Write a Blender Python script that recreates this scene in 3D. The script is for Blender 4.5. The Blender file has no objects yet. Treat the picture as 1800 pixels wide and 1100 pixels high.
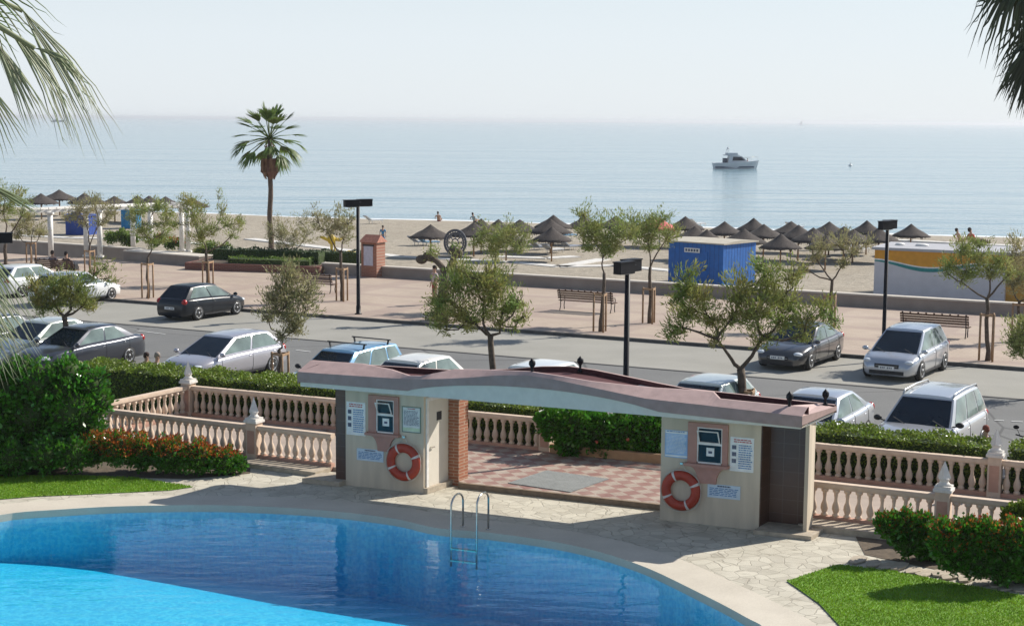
import bpy, bmesh, math, random
import numpy as np
from math import sin, cos, pi, radians, atan2, sqrt, atan
from mathutils import Vector, Matrix, Quaternion
from mathutils.geometry import tessellate_polygon

# ------------------------------------------------------------------ camera, sky, sun, exposure
SC = bpy.context.scene
COL = SC.collection
F, CH, ROLL = 2800.0, 8.5, 0.0078
PITCH = atan(339/F)
RM = Matrix.Rotation(pi/2-PITCH, 3, 'X') @ Matrix.Rotation(ROLL, 3, 'Z')
cam = bpy.data.cameras.new('camera'); camo = bpy.data.objects.new('camera', cam); COL.objects.link(camo)
cam.sensor_width = 36; cam.lens = 36*F/1800; cam.clip_start = 0.2; cam.clip_end = 60000
camo.location = (0, 0, CH); camo.rotation_euler = RM.to_euler(); SC.camera = camo
SUN_AZ, SUN_EL = radians(60), radians(37)      # azimuth from +Y towards +X
W = bpy.data.worlds.new('World'); SC.world = W; W.use_nodes = True
nt = W.node_tree; bg = nt.nodes['Background']; sky = nt.nodes.new('ShaderNodeTexSky')
sky.sky_type = 'NISHITA'; sky.sun_disc = False; sky.sun_elevation = SUN_EL; sky.sun_rotation = SUN_AZ
sky.dust_density = 0.4; sky.air_density = 1.0; sky.ozone_density = 2.0; sky.altitude = 0
hz = nt.nodes.new('ShaderNodeMix'); hz.data_type = 'RGBA'; hz.inputs[7].default_value = (7.5, 8.1, 8.7, 1)      # sea haze pales the lowest sky
wtc = nt.nodes.new('ShaderNodeTexCoord'); wsx = nt.nodes.new('ShaderNodeSeparateXYZ'); wmr = nt.nodes.new('ShaderNodeMapRange')
nt.links.new(wtc.outputs['Generated'], wsx.inputs[0]); nt.links.new(wsx.outputs[2], wmr.inputs[0]); nt.links.new(wmr.outputs[0], hz.inputs[0])
wmr.inputs[1].default_value = .05; wmr.inputs[2].default_value = .28; wmr.inputs[3].default_value = .86; wmr.inputs[4].default_value = .10; nt.links.new(sky.outputs[0], hz.inputs[6]); nt.links.new(hz.outputs[2], bg.inputs[0]); bg.inputs[1].default_value = 0.075
sl = bpy.data.lights.new('sun', 'SUN'); so = bpy.data.objects.new('sun', sl); COL.objects.link(so)
sl.energy = 4.4; sl.angle = radians(0.6); sl.color = (1, .94, .85)
sd = Vector((sin(SUN_AZ)*cos(SUN_EL), cos(SUN_AZ)*cos(SUN_EL), sin(SUN_EL)))
so.rotation_euler = sd.to_track_quat('Z', 'Y').to_euler(); so.location = (30, 20, 60)
SC.view_settings.view_transform = 'Standard'; SC.view_settings.look = 'None'
SC.view_settings.exposure = 0.55; SC.view_settings.gamma = 1
SC.cycles.max_bounces = 8; SC.cycles.transparent_max_bounces = 12
SC.cycles.use_denoising = True
HAZE_D = 0.0

# ------------------------------------------------------------------ helpers: pixels of the photograph to points of the place
def ray(x, y): return RM @ Vector(((x-900)/F, -(y-550)/F, -1))
def G(x, y, z=0.0):
    r = ray(x, y); t = (z-CH)/r.z
    return Vector((r.x*t, r.y*t, z))
def D(x, y, d):
    r = ray(x, y); t = d/r.y
    return Vector((r.x*t, d, CH+r.z*t))
def scale_at(p): return F/p[1]
def V2(v): return Vector((v[0], v[1]))
# ------------------------------------------------------------------ materials
MATS = {}
def mat(name, col, rough=.7, var=.12, scale=6, bump=0, spec=.5, metal=0, col2=None, trans=0, island=0, coat=0, detail=4, stretch=None):
    if name in MATS: return MATS[name]
    m = bpy.data.materials.new(name); m.use_nodes = True; MATS[name] = m
    t = m.node_tree; b = t.nodes['Principled BSDF']
    b.inputs['Roughness'].default_value = rough; b.inputs['Metallic'].default_value = metal
    b.inputs['Specular IOR Level'].default_value = spec; b.inputs['Coat Weight'].default_value = coat
    tc = t.nodes.new('ShaderNodeTexCoord'); mp = t.nodes.new('ShaderNodeMapping')
    t.links.new(tc.outputs['Object'], mp.inputs[0])
    if stretch: mp.inputs['Scale'].default_value = stretch
    n = t.nodes.new('ShaderNodeTexNoise'); n.inputs['Scale'].default_value = scale; n.inputs['Detail'].default_value = detail
    t.links.new(mp.outputs[0], n.inputs[0])
    r = t.nodes.new('ShaderNodeValToRGB')
    c2 = col2 if col2 else tuple(min(1, c*(1+var)) for c in col)
    c1 = col if col2 else tuple(c*(1-var) for c in col)
    r.color_ramp.elements[0].position = .3; r.color_ramp.elements[1].position = .7
    r.color_ramp.elements[0].color = (*c1, 1); r.color_ramp.elements[1].color = (*c2, 1)
    t.links.new(n.outputs[0], r.inputs[0]); out = r.outputs[0]
    if island:
        g = t.nodes.new('ShaderNodeNewGeometry'); h = t.nodes.new('ShaderNodeHueSaturation')
        mr = t.nodes.new('ShaderNodeMapRange'); mr.inputs[3].default_value = 1-island; mr.inputs[4].default_value = 1+island
        t.links.new(g.outputs['Random Per Island'], mr.inputs[0]); t.links.new(mr.outputs[0], h.inputs['Value'])
        mh = t.nodes.new('ShaderNodeMapRange'); mh.inputs[3].default_value = .48; mh.inputs[4].default_value = .515
        t.links.new(g.outputs['Random Per Island'], mh.inputs[0]); t.links.new(mh.outputs[0], h.inputs['Hue'])
        t.links.new(out, h.inputs['Color']); out = h.outputs[0]
    t.links.new(out, b.inputs['Base Color'])
    if bump:
        bp = t.nodes.new('ShaderNodeBump'); bp.inputs['Strength'].default_value = bump; bp.inputs['Distance'].default_value = .02
        t.links.new(n.outputs[0], bp.inputs['Height']); t.links.new(bp.outputs[0], b.inputs['Normal'])
    if trans:
        tr = t.nodes.new('ShaderNodeBsdfTranslucent'); mx = t.nodes.new('ShaderNodeMixShader'); mx.inputs[0].default_value = trans
        t.links.new(out, tr.inputs[0]); o = t.nodes['Material Output']
        t.links.new(b.outputs[0], mx.inputs[1]); t.links.new(tr.outputs[0], mx.inputs[2]); t.links.new(mx.outputs[0], o.inputs[0])
    return m
def nodes_mat(name):
    m = bpy.data.materials.new(name); m.use_nodes = True; MATS[name] = m
    t = m.node_tree
    return m, t, t.nodes['Principled BSDF'], (lambda a, b: t.links.new(a, b)), (lambda k: t.nodes.new('ShaderNode'+k))
def mix_rgb(t, fac, a, b, mode='MIX'):
    x = t.nodes.new('ShaderNodeMix'); x.data_type = 'RGBA'; x.blend_type = mode
    for s, v in ((0, fac), (6, a), (7, b)):
        if isinstance(v, (int, float)): x.inputs[s].default_value = v
        elif isinstance(v, tuple): x.inputs[s].default_value = (*v, 1)
        else: t.links.new(v, x.inputs[s])
    return x.outputs[2]
def rotcoord(t, ang, scale=1.0):
    tc = t.nodes.new('ShaderNodeTexCoord'); mp = t.nodes.new('ShaderNodeMapping')
    mp.inputs['Rotation'].default_value = (0, 0, ang); mp.inputs['Scale'].default_value = (scale,)*3
    t.links.new(tc.outputs['Object'], mp.inputs[0]); return mp.outputs[0]
def noise(t, co, scale, detail=4, rough=.5):
    n = t.nodes.new('ShaderNodeTexNoise'); n.inputs['Scale'].default_value = scale; n.inputs['Detail'].default_value = detail
    n.inputs['Roughness'].default_value = rough
    t.links.new(co, n.inputs[0]); return n.outputs[0]
def ramp(t, src, stops):
    r = t.nodes.new('ShaderNodeValToRGB'); e = r.color_ramp.elements
    while len(e) < len(stops): e.new(.5)
    for k, (p, c) in enumerate(stops):
        e[k].position = p; e[k].color = (*c, 1) if isinstance(c, tuple) else (c, c, c, 1)
    t.links.new(src, r.inputs[0]); return r.outputs[0]
def bump(t, b, h, s, d=.02):
    x = t.nodes.new('ShaderNodeBump'); x.inputs['Strength'].default_value = s; x.inputs['Distance'].default_value = d
    t.links.new(h, x.inputs['Height']); t.links.new(x.outputs[0], b.inputs['Normal'])
# ------------------------------------------------------------------ mesh builder
class MB:
    def __init__(s): s.v = []; s.f = []; s.m = []; s.sm = []
    def add(s, vs, fs, mi=0, smooth=False):
        o = len(s.v); s.v += [tuple(v) for v in vs]
        for f in fs: s.f.append(tuple(o+i for i in f)); s.m.append(mi); s.sm.append(smooth)
        return s
    def box(s, lo, hi, M=None, mi=0):
        x0, y0, z0 = lo; x1, y1, z1 = hi
        vs = [Vector(p) for p in ((x0,y0,z0),(x1,y0,z0),(x1,y1,z0),(x0,y1,z0),(x0,y0,z1),(x1,y0,z1),(x1,y1,z1),(x0,y1,z1))]
        if M is not None: vs = [M(v) if callable(M) else M @ v for v in vs]
        return s.add(vs, [(0,3,2,1),(4,5,6,7),(0,1,5,4),(1,2,6,5),(2,3,7,6),(3,0,4,7)], mi)
    def bar(s, p, q, w, h=None, up=Vector((0,0,1)), mi=0):
        p = Vector(p); q = Vector(q); h = h or w; d = (q-p).normalized()
        a = d.cross(up)
        if a.length < 1e-4: a = d.cross(Vector((1,0,0)))
        a.normalize(); b = a.cross(d)
        vs = [e + a*sx*w/2 + b*sy*h/2 for e in (p, q) for sx, sy in ((-1,-1),(1,-1),(1,1),(-1,1))]
        return s.add(vs, [(3,2,1,0),(4,5,6,7),(0,1,5,4),(1,2,6,5),(2,3,7,6),(3,0,4,7)], mi)
    def tube(s, pts, rad, n=7, mi=0, cap=True):
        pts = [Vector(p) for p in pts]; k = len(pts)
        if not isinstance(rad, (list, tuple)): rad = [rad]*k
        vs = []; prev = None
        for i, p in enumerate(pts):
            d = (pts[min(i+1, k-1)]-pts[max(i-1, 0)]).normalized()
            a = prev if prev is not None else (Vector((0,1,0)) if abs(d.y) < .9 else Vector((1,0,0)))
            a = (a - d*a.dot(d)).normalized(); prev = a; b = d.cross(a)
            vs += [p + (a*cos(2*pi*j/n)+b*sin(2*pi*j/n))*rad[i] for j in range(n)]
        fs = [(i*n+j, i*n+(j+1)%n, (i+1)*n+(j+1)%n, (i+1)*n+j) for i in range(k-1) for j in range(n)]
        if cap: fs += [tuple(range(n-1, -1, -1)), tuple(range((k-1)*n, k*n))]
        return s.add(vs, fs, mi, True)
    def lathe(s, prof, n=12, at=(0,0,0), M=None, mi=0, smooth=True):
        at = Vector(at); vs = []
        for r, z in prof:
            for j in range(n):
                v = Vector((r*cos(2*pi*j/n), r*sin(2*pi*j/n), z))
                if M is not None: v = M @ v
                vs.append(v+at)
        k = len(prof)
        fs = [(i*n+j, i*n+(j+1)%n, (i+1)*n+(j+1)%n, (i+1)*n+j) for i in range(k-1) for j in range(n)]
        if prof[0][0] > 1e-6: fs.append(tuple(range(n-1, -1, -1)))
        if prof[-1][0] > 1e-6: fs.append(tuple(range((k-1)*n, k*n)))
        return s.add(vs, fs, mi, smooth)
    def ball(s, c, r, n=10, m=7, mi=0, M=None):
        r = r if isinstance(r, (tuple, list)) else (r, r, r); vs = []
        for i in range(m+1):
            th = pi*i/m
            for j in range(n):
                v = Vector((sin(th)*cos(2*pi*j/n)*r[0], sin(th)*sin(2*pi*j/n)*r[1], cos(th)*r[2]))
                if M is not None: v = M @ v
                vs.append(v+Vector(c))
        fs = [(i*n+j, (i+1)*n+j, (i+1)*n+(j+1)%n, i*n+(j+1)%n) for i in range(m) for j in range(n)]
        return s.add(vs, fs, mi, True)
    def slab(s, quad, th, mi=0):
        q = [Vector(p) for p in quad]; nrm = (q[1]-q[0]).cross(q[2]-q[0]).normalized()*th; n = len(q)
        fs = [tuple(range(n-1, -1, -1)), tuple(range(n, 2*n))]+[(i, (i+1) % n, (i+1) % n+n, i+n) for i in range(n)]
        return s.add(q+[p+nrm for p in q], fs, mi)
    def poly(s, pts, holes=(), mi=0):
        loops = [[Vector(p) for p in pts]]+[[Vector(p) for p in h] for h in holes]
        tri = tessellate_polygon(loops); allp = [p for l in loops for p in l]
        fs = []
        for a, b, c in tri:
            n = (allp[b]-allp[a]).cross(allp[c]-allp[a])
            fs.append((a, b, c) if n.z > 0 else (a, c, b))
        return s.add(allp, fs, mi)
    def prism(s, pts, z0, z1, mi=0):
        P = [Vector(p) for p in pts]; n = len(P)
        area = sum(P[i].x*P[(i+1) % n].y-P[(i+1) % n].x*P[i].y for i in range(n))
        if area < 0: P.reverse()
        s.poly([(p.x, p.y, z1) for p in P], mi=mi)
        vs = [(p.x, p.y, z0) for p in P]+[(p.x, p.y, z1) for p in P]
        return s.add(vs, [(i, (i+1) % n, (i+1) % n+n, i+n) for i in range(n)], mi)
    def build(s, name, mats, parent=None, loc=None, link=True):
        me = bpy.data.meshes.new(name); me.from_pydata(s.v, [], s.f)
        mats = mats if isinstance(mats, (list, tuple)) else [mats]
        for m in mats: me.materials.append(m)
        me.polygons.foreach_set('material_index', s.m); me.polygons.foreach_set('use_smooth', s.sm); me.update()
        o = bpy.data.objects.new(name, me); COL.objects.link(o)
        if parent: o.parent = parent
        if loc is not None: o.location = loc
        return o
def tag(o, label=None, cat=None, group=None, kind=None):
    if label: o['label'] = label
    if cat: o['category'] = cat
    if group: o['group'] = group
    if kind: o['kind'] = kind
    return o
def thing(name, label, cat, loc=(0,0,0), rz=0, group=None):
    o = bpy.data.objects.new(name, None); COL.objects.link(o); o.empty_display_size = .3
    o.location = loc; o.rotation_euler = (0, 0, rz); return tag(o, label, cat, group)
def copy_tree(o, parent=None):
    c = o.copy(); COL.objects.link(c); c.parent = parent
    for ch in list(o.children): copy_tree(ch, c)
    return c
def dup(o, loc, rz, label, group=None, sc=None):
    c = copy_tree(o); c.location = loc; c.rotation_euler = (0, 0, rz); c['label'] = label
    if group: c['group'] = group
    if sc: c.scale = sc
    return c
def evaluated(o, name=None):      # apply the modifiers of o into a plain mesh object
    dg = bpy.context.evaluated_depsgraph_get(); dg.update()
    me = bpy.data.meshes.new_from_object(o.evaluated_get(dg)); old = o.data
    o.modifiers.clear(); o.data = me; me.name = o.name
    return o
def leaf_cloud(name, C, L, Wd, m, parent=None, seed=0, dirs=None, flat=0.0, loc=None, link=True):
    """one mesh of many small leaf blades (diamonds) at the points C"""
    r = np.random.default_rng(seed); C = np.asarray(C, float); n = len(C)
    d = r.normal(size=(n, 3)) if dirs is None else np.asarray(dirs)+r.normal(size=(n, 3))*.35
    d /= np.linalg.norm(d, axis=1)[:, None]
    w = r.normal(size=(n, 3)); w[:, 2] *= (1-flat); w -= d*(w*d).sum(1)[:, None]; w /= np.linalg.norm(w, axis=1)[:, None]
    l = (L*r.uniform(.6, 1.3, n))[:, None]; ww = (Wd*r.uniform(.7, 1.3, n))[:, None]
    v = np.stack([C-d*l*.5, C+w*ww*.5, C+d*l*.5, C-w*ww*.5], 1).reshape(-1, 3)
    me = bpy.data.meshes.new(name); me.vertices.add(4*n); me.vertices.foreach_set('co', v.ravel())
    me.loops.add(4*n); me.loops.foreach_set('vertex_index', np.arange(4*n, dtype=np.int32))
    me.polygons.add(n); me.polygons.foreach_set('loop_start', np.arange(0, 4*n, 4, dtype=np.int32))
    me.update(calc_edges=True); me.materials.append(m)
    o = bpy.data.objects.new(name, me); COL.objects.link(o)
    if parent: o.parent = parent
    if loc is not None: o.location = loc
    return o
def bars(mb, o, u, v, nrm, w, h, rows, mi, rnd, cols=1, fill=.9, th=.5):
    """lines of small print: rows of word-length dark strips on a sign face (o = upper left corner)"""
    rh = h/rows
    for r in range(rows):
        x = w*.03
        while x < w*fill:
            wl = rnd.uniform(.05, .16)*w; x1 = min(x+wl, w*.97)
            p = o+u*x-v*(r*rh+rh*(1-th)/2)
            mb.slab([p-v*rh*th, p-v*rh*th+u*(x1-x), p+u*(x1-x), p], .0015, mi) if nrm is None else mb.slab([p, p+u*(x1-x), p+u*(x1-x)-v*rh*th, p-v*rh*th][::-1], .0015, mi)
            x = x1+w*.025
# ------------------------------------------------------------------ material library
M_asph = None
def ground_mats():
    m, t, b, L, N = nodes_mat('asphalt'); co = rotcoord(t, 0)
    n1 = noise(t, co, .35, 5); n2 = noise(t, co, 30, 3)
    c = mix_rgb(t, .35, ramp(t, n1, [(.3, (.125,.127,.125)), (.7, (.175,.176,.17))]), ramp(t, n2, [(.3, (.10,.10,.10)), (.7, (.19,.19,.185))]))
    vk = N('TexVoronoi'); vk.feature = 'DISTANCE_TO_EDGE'; vk.inputs['Scale'].default_value = .16; L(mix_rgb(t, .12, co, n1), vk.inputs[0]); c = mix_rgb(t, ramp(t, vk.outputs[0], [(.003, .75), (.008, 0.0)]), c, (.05,.05,.05))
    st_ = ramp(t, noise(t, co, .9, 6, .7), [(.60, 0.0), (.72, .45)]); c = mix_rgb(t, st_, c, (.075,.073,.07))
    L(c, b.inputs['Base Color']); b.inputs['Roughness'].default_value = .9; bump(t, b, n2, .3)
    m, t, b, L, N = nodes_mat('parking'); co = rotcoord(t, radians(27.5))
    n1 = noise(t, co, .5, 6); n2 = noise(t, co, 25, 3)
    c = mix_rgb(t, .3, ramp(t, n1, [(.3, (.27,.26,.225)), (.7, (.34,.325,.285))]), ramp(t, n2, [(.3, (.18,.18,.165)), (.7, (.32,.31,.28))]))
    L(c, b.inputs['Base Color']); b.inputs['Roughness'].default_value = .9; bump(t, b, n2, .2)
    m, t, b, L, N = nodes_mat('pink_paving'); co = rotcoord(t, radians(27.5))
    br = N('TexBrick'); L(co, br.inputs[0]); br.inputs['Scale'].default_value = 1.0; br.inputs['Brick Width'].default_value = .4; br.inputs['Row Height'].default_value = .2
    br.inputs['Mortar Size'].default_value = .008
    br.inputs['Color1'].default_value = (.43,.345,.27,1); br.inputs['Color2'].default_value = (.37,.29,.225,1); br.inputs['Mortar'].default_value = (.25,.2,.17,1)
    wv = N('TexWave'); wv.wave_type = 'BANDS'; wv.bands_direction = 'X'; wv.inputs['Scale'].default_value = .055; L(co, wv.inputs[0])
    wy = N('TexWave'); wy.wave_type = 'BANDS'; wy.bands_direction = 'Y'; wy.inputs['Scale'].default_value = .09; L(co, wy.inputs[0])
    f1 = ramp(t, wv.outputs[1], [(.86, 0.0), (.90, 1.0)]); f2 = ramp(t, wy.outputs[1], [(.84, 0.0), (.88, 1.0)])
    n1 = noise(t, co, .4, 5)
    mx = mix_rgb(t, 1.0, f1, f2, 'LIGHTEN')
    mf = N('Math'); mf.operation = 'MULTIPLY'; mf.inputs[1].default_value = .55; L(mx, mf.inputs[0])
    c = mix_rgb(t, mf.outputs[0], br.outputs[0], (.27,.19,.17))
    c = mix_rgb(t, .35, c, ramp(t, n1, [(.3, (.31,.24,.19)), (.7, (.50,.41,.32))]))
    L(c, b.inputs['Base Color']); b.inputs['Roughness'].default_value = .85
    m, t, b, L, N = nodes_mat('crazy_paving'); co = rotcoord(t, .3)
    nd = N('TexNoise'); nd.inputs['Scale'].default_value = 3; L(co, nd.inputs[0])
    dd = mix_rgb(t, .08, co, nd.outputs['Color'])
    vo = N('TexVoronoi'); vo.feature = 'DISTANCE_TO_EDGE'; vo.inputs['Scale'].default_value = 3.5; L(dd, vo.inputs[0])
    vc = N('TexVoronoi'); vc.inputs['Scale'].default_value = 3.5; L(dd, vc.inputs[0])
    cr = ramp(t, vo.outputs[0], [(.01, 0.0), (.035, 1.0)])
    sp_ = N('SeparateColor'); L(vc.outputs['Color'], sp_.inputs[0]); st = mix_rgb(t, .45, ramp(t, noise(t, co, 1.2, 6), [(.3, (.42,.385,.30)), (.7, (.58,.54,.44))]), ramp(t, sp_.outputs[0], [(.0, (.36,.33,.27)), (1.0, (.60,.56,.46))]))
    c = mix_rgb(t, cr, (.33,.30,.235), st); c = mix_rgb(t, ramp(t, noise(t, co, 2.2, 7, .7), [(.52, 0.0), (.68, .5)]), c, (.24,.21,.16))
    L(c, b.inputs['Base Color']); b.inputs['Roughness'].default_value = .8; bump(t, b, cr, .4, .015)
    m, t, b, L, N = nodes_mat('coping'); co = rotcoord(t, 0)
    c = mix_rgb(t, .4, ramp(t, noise(t, co, 1.0, 6), [(.3, (.47,.42,.34)), (.7, (.62,.56,.46))]), ramp(t, noise(t, co, 40, 3), [(.3, (.42,.38,.31)), (.7, (.6,.55,.46))]))
    L(c, b.inputs['Base Color']); b.inputs['Roughness'].default_value = .75
    m, t, b, L, N = nodes_mat('checker_tiles'); co = rotcoord(t, radians(23-45))
    ck = N('TexChecker'); ck.inputs['Scale'].default_value = 3.0; L(co, ck.inputs[0]); ck.inputs[1].default_value = (.40,.33,.27,1); ck.inputs[2].default_value = (.27,.125,.105,1)
    br = N('TexBrick'); L(co, br.inputs[0]); br.offset = 0; br.inputs['Scale'].default_value = 1; br.inputs['Brick Width'].default_value = 1/8.1; br.inputs['Row Height'].default_value = 1/8.1; br.inputs['Mortar Size'].default_value = .006
    br.inputs['Color1'].default_value = (1,1,1,1); br.inputs['Color2'].default_value = (.8,.8,.8,1); br.inputs['Mortar'].default_value = (.55,.5,.45,1)
    c = mix_rgb(t, .8, ck.outputs[0], br.outputs[0], 'MULTIPLY'); c = mix_rgb(t, .25, c, ramp(t, noise(t, co, 1.5, 6), [(.3, (.25,.15,.12)), (.7, (.6,.52,.42))]))
    L(c, b.inputs['Base Color']); b.inputs['Roughness'].default_value = .6
    m, t, b, L, N = nodes_mat('sand'); co = rotcoord(t, 0)
    n2 = noise(t, co, 1.6, 8, .7)
    c = mix_rgb(t, .5, ramp(t, noise(t, co, .06, 5), [(.3, (.31,.265,.20)), (.7, (.39,.34,.265))]), ramp(t, n2, [(.35, (.20,.17,.13)), (.6, (.42,.37,.29))]))
    L(c, b.inputs['Base Color']); b.inputs['Roughness'].default_value = .95; bump(t, b, n2, .8, .25)
    m, t, b, L, N = nodes_mat('lawn'); co = rotcoord(t, 0)
    c = mix_rgb(t, .5, ramp(t, noise(t, co, 1.1, 6), [(.3, (.12,.25,.012)), (.7, (.18,.34,.02))]), ramp(t, noise(t, co, 60, 2), [(.3, (.05,.13,.01)), (.7, (.15,.30,.03))]))
    c = mix_rgb(t, ramp(t, noise(t, co, .55, 6, .65), [(.55, 0.0), (.72, .55)]), c, (.24,.28,.05))
    L(c, b.inputs['Base Color']); b.inputs['Roughness'].default_value = .9
    # sea
    m, t, b, L, N = nodes_mat('sea'); tc = N('TexCoord')
    mp = N('Mapping'); mp.inputs['Scale'].default_value = (.05, .22, 1); mp.inputs['Rotation'].default_value = (0, 0, radians(6)); L(tc.outputs['Object'], mp.inputs[0])
    mp2 = N('Mapping'); mp2.inputs['Scale'].default_value = (.006, .035, 1); L(tc.outputs['Object'], mp2.inputs[0])
    mp3 = N('Mapping'); mp3.inputs['Scale'].default_value = (.5, 1.2, 1); L(tc.outputs['Object'], mp3.inputs[0])
    a1 = noise(t, mp.outputs[0], 1, 5, .55); a2 = noise(t, mp2.outputs[0], 1, 5, .55); a3 = noise(t, mp3.outputs[0], 1, 3)
    ad = N('Math'); ad.operation = 'MULTIPLY_ADD'; L(a2, ad.inputs[0]); ad.inputs[1].default_value = 3.0; L(a1, ad.inputs[2])
    ad2 = N('Math'); ad2.operation = 'MULTIPLY_ADD'; L(a3, ad2.inputs[0]); ad2.inputs[1].default_value = .18; L(ad.outputs[0], ad2.inputs[2])
    b.inputs['Base Color'].default_value = (.19,.30,.34,1); b.inputs['Roughness'].default_value = .12; b.inputs['IOR'].default_value = 1.33
    bump(t, b, ad2.outputs[0], .9, .5)
    # pool water: clear surface over a closed absorbing body
    m = bpy.data.materials.new('pool_water'); m.use_nodes = True; MATS['pool_water'] = m; t = m.node_tree; t.nodes.clear()
    N = lambda k: t.nodes.new('ShaderNode'+k); L = lambda a, b: t.links.new(a, b)
    out = N('OutputMaterial'); tr = N('BsdfTransparent'); gl = N('BsdfGlossy'); gl.inputs['Roughness'].default_value = .02
    fr = N('Fresnel'); fr.inputs[0].default_value = 1.33; mx = N('MixShader'); tc = N('TexCoord'); 
    mp = N('Mapping'); mp.inputs['Scale'].default_value = (.9, 2.0, 1); mp.inputs['Rotation'].default_value = (0, 0, radians(20)); L(tc.outputs['Object'], mp.inputs[0])
    n1 = noise(t, mp.outputs[0], 1.5, 3, .45); bp = N('Bump'); bp.inputs['Strength'].default_value = .40; bp.inputs['Distance'].default_value = .045; L(n1, bp.inputs['Height'])
    L(bp.outputs[0], gl.inputs['Normal']); L(bp.outputs[0], fr.inputs['Normal'])
    ge = N('NewGeometry'); sb = N('Math'); sb.operation = 'SUBTRACT'; sb.inputs[0].default_value = 1; L(ge.outputs['Backfacing'], sb.inputs[1]); ml = N('Math'); ml.operation = 'MULTIPLY'; L(fr.outputs[0], ml.inputs[0]); L(sb.outputs[0], ml.inputs[1])
    L(ml.outputs[0], mx.inputs[0]); L(tr.outputs[0], mx.inputs[1]); L(gl.outputs[0], mx.inputs[2]); L(mx.outputs[0], out.inputs['Surface'])
    va = N('VolumeAbsorption'); va.inputs[0].default_value = (.0, .84, .935, 1); va.inputs[1].default_value = .5; L(va.outputs[0], out.inputs['Volume'])
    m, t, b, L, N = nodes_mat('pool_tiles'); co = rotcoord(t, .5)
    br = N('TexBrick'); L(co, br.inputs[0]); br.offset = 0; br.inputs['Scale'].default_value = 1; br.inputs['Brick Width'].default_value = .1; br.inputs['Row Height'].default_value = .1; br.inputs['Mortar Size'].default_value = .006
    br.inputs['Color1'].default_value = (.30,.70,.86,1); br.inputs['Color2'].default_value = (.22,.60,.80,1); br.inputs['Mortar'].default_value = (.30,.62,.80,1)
    c = mix_rgb(t, .30, br.outputs[0], ramp(t, noise(t, co, 11, 3, .6), [(.44, (.10,.42,.68)), (.58, (.70,.92,.92))]))  # pale noise patches paint the sparkle of sunlit ripples into the tile colour
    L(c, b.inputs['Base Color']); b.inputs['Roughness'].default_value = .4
ground_mats()
white = mat('white_paint', (.74,.72,.68), .55)
cream = mat('cream_render', (.55,.47,.36), .85, .13, 2.6, .1, stretch=(1.6, 1.6, .22), detail=7)
pinkwall = mat('pink_trim', (.42,.22,.175), .7, .08)
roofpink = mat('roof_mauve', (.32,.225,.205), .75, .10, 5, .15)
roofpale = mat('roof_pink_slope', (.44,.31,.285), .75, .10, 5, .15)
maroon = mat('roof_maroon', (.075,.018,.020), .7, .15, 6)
browntile = None
def tile_mat(name, c1, c2, mo, w, h, rough=.35, rot=(0,0,0), ms=.01, off=0.5):
    m, t, b, L, N = nodes_mat(name); tc = N('TexCoord'); mp = N('Mapping'); mp.inputs['Rotation'].default_value = rot; L(tc.outputs['Object'], mp.inputs[0])
    br = N('TexBrick'); L(mp.outputs[0], br.inputs[0]); br.inputs['Scale'].default_value = 1; br.inputs['Brick Width'].default_value = w; br.inputs['Row Height'].default_value = h
    br.inputs['Mortar Size'].default_value = ms; br.offset = off
    br.inputs['Color1'].default_value = (*c1, 1); br.inputs['Color2'].default_value = (*c2, 1); br.inputs['Mortar'].default_value = (*mo, 1)
    c = mix_rgb(t, .3, br.outputs[0], ramp(t, noise(t, mp.outputs[0], 7, 4), [(.3, tuple(x*.6 for x in c1)), (.7, tuple(min(1, x*1.3) for x in c2))]))
    L(c, b.inputs['Base Color']); b.inputs['Roughness'].default_value = rough; bump(t, b, br.outputs['Fac'], -.3, .01)
    return m
browntile = tile_mat('brown_tiles', (.105,.055,.038), (.075,.04,.03), (.14,.10,.08), .3, .3, .3, (pi/2, 0, 0), .006, 0)
brick = tile_mat('brick', (.36,.14,.07), (.27,.095,.05), (.42,.33,.24), .24, .075, .85, (pi/2, 0, 0), .01)
balu = mat('baluster_stone', (.60,.47,.36), .75, .10, 6, .1)
balpink = mat('baluster_pink', (.46,.27,.20), .75, .12, 5, .1)
capw = mat('cap_white', (.66,.63,.58), .6, .10, 8)
stone = mat('step_stone', (.40,.34,.26), .8, .2, 7, .4)
wallstone = mat('wall_render', (.30,.25,.215), .85, .12, 1.2, .15)
wallcap = mat('wall_cap', (.56,.51,.44), .8, .08, 2)
black = mat('black_metal', (.006,.006,.009), .5, .2, spec=.25)
rubber = mat('rubber', (.018,.018,.019), .8)
steel = mat('steel', (.55,.54,.50), .25, .1, 8, metal=1)
chrome = mat('rim_silver', (.48,.49,.50), .35, .1, 8, metal=.7)
dark = mat('dark_plastic', (.02,.02,.022), .6)
glassd = mat('dark_glass', (.007,.014,.024), .04, .3, 1.5, spec=.34)
glassl = mat('side_glass', (.16,.21,.19), .06, .5, 1.3, spec=.9)
lampred = mat('tail_red', (.35,.015,.015), .2); lampclear = mat('lamp_clear', (.62,.66,.70), .12, .2)
plate = mat('plate_white', (.75,.75,.72), .5)
ink = mat('ink_dark', (.06,.08,.14), .7); inkred = mat('ink_red', (.45,.06,.06), .7); inkblue = mat('ink_blue', (.10,.22,.42), .7)
wood = mat('stake_wood', (.33,.21,.12), .8, .2, 10)
bark = mat('bark', (.10,.075,.055), .9, .35, 12, .6)
palmbark = mat('palm_bark', (.12,.085,.065), .9, .35, 10, .7)
benchwood = mat('bench_wood', (.11,.06,.035), .6, .2, 10)
tamarisk = mat('tamarisk_leaf', (.18,.26,.06), .7, col2=(.33,.33,.11), scale=1.6, trans=.35, island=.35)
tamdark = mat('tamarisk_leaf_dark', (.15,.25,.05), .7, col2=(.34,.30,.09), scale=1.4, trans=.35, island=.35)
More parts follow.
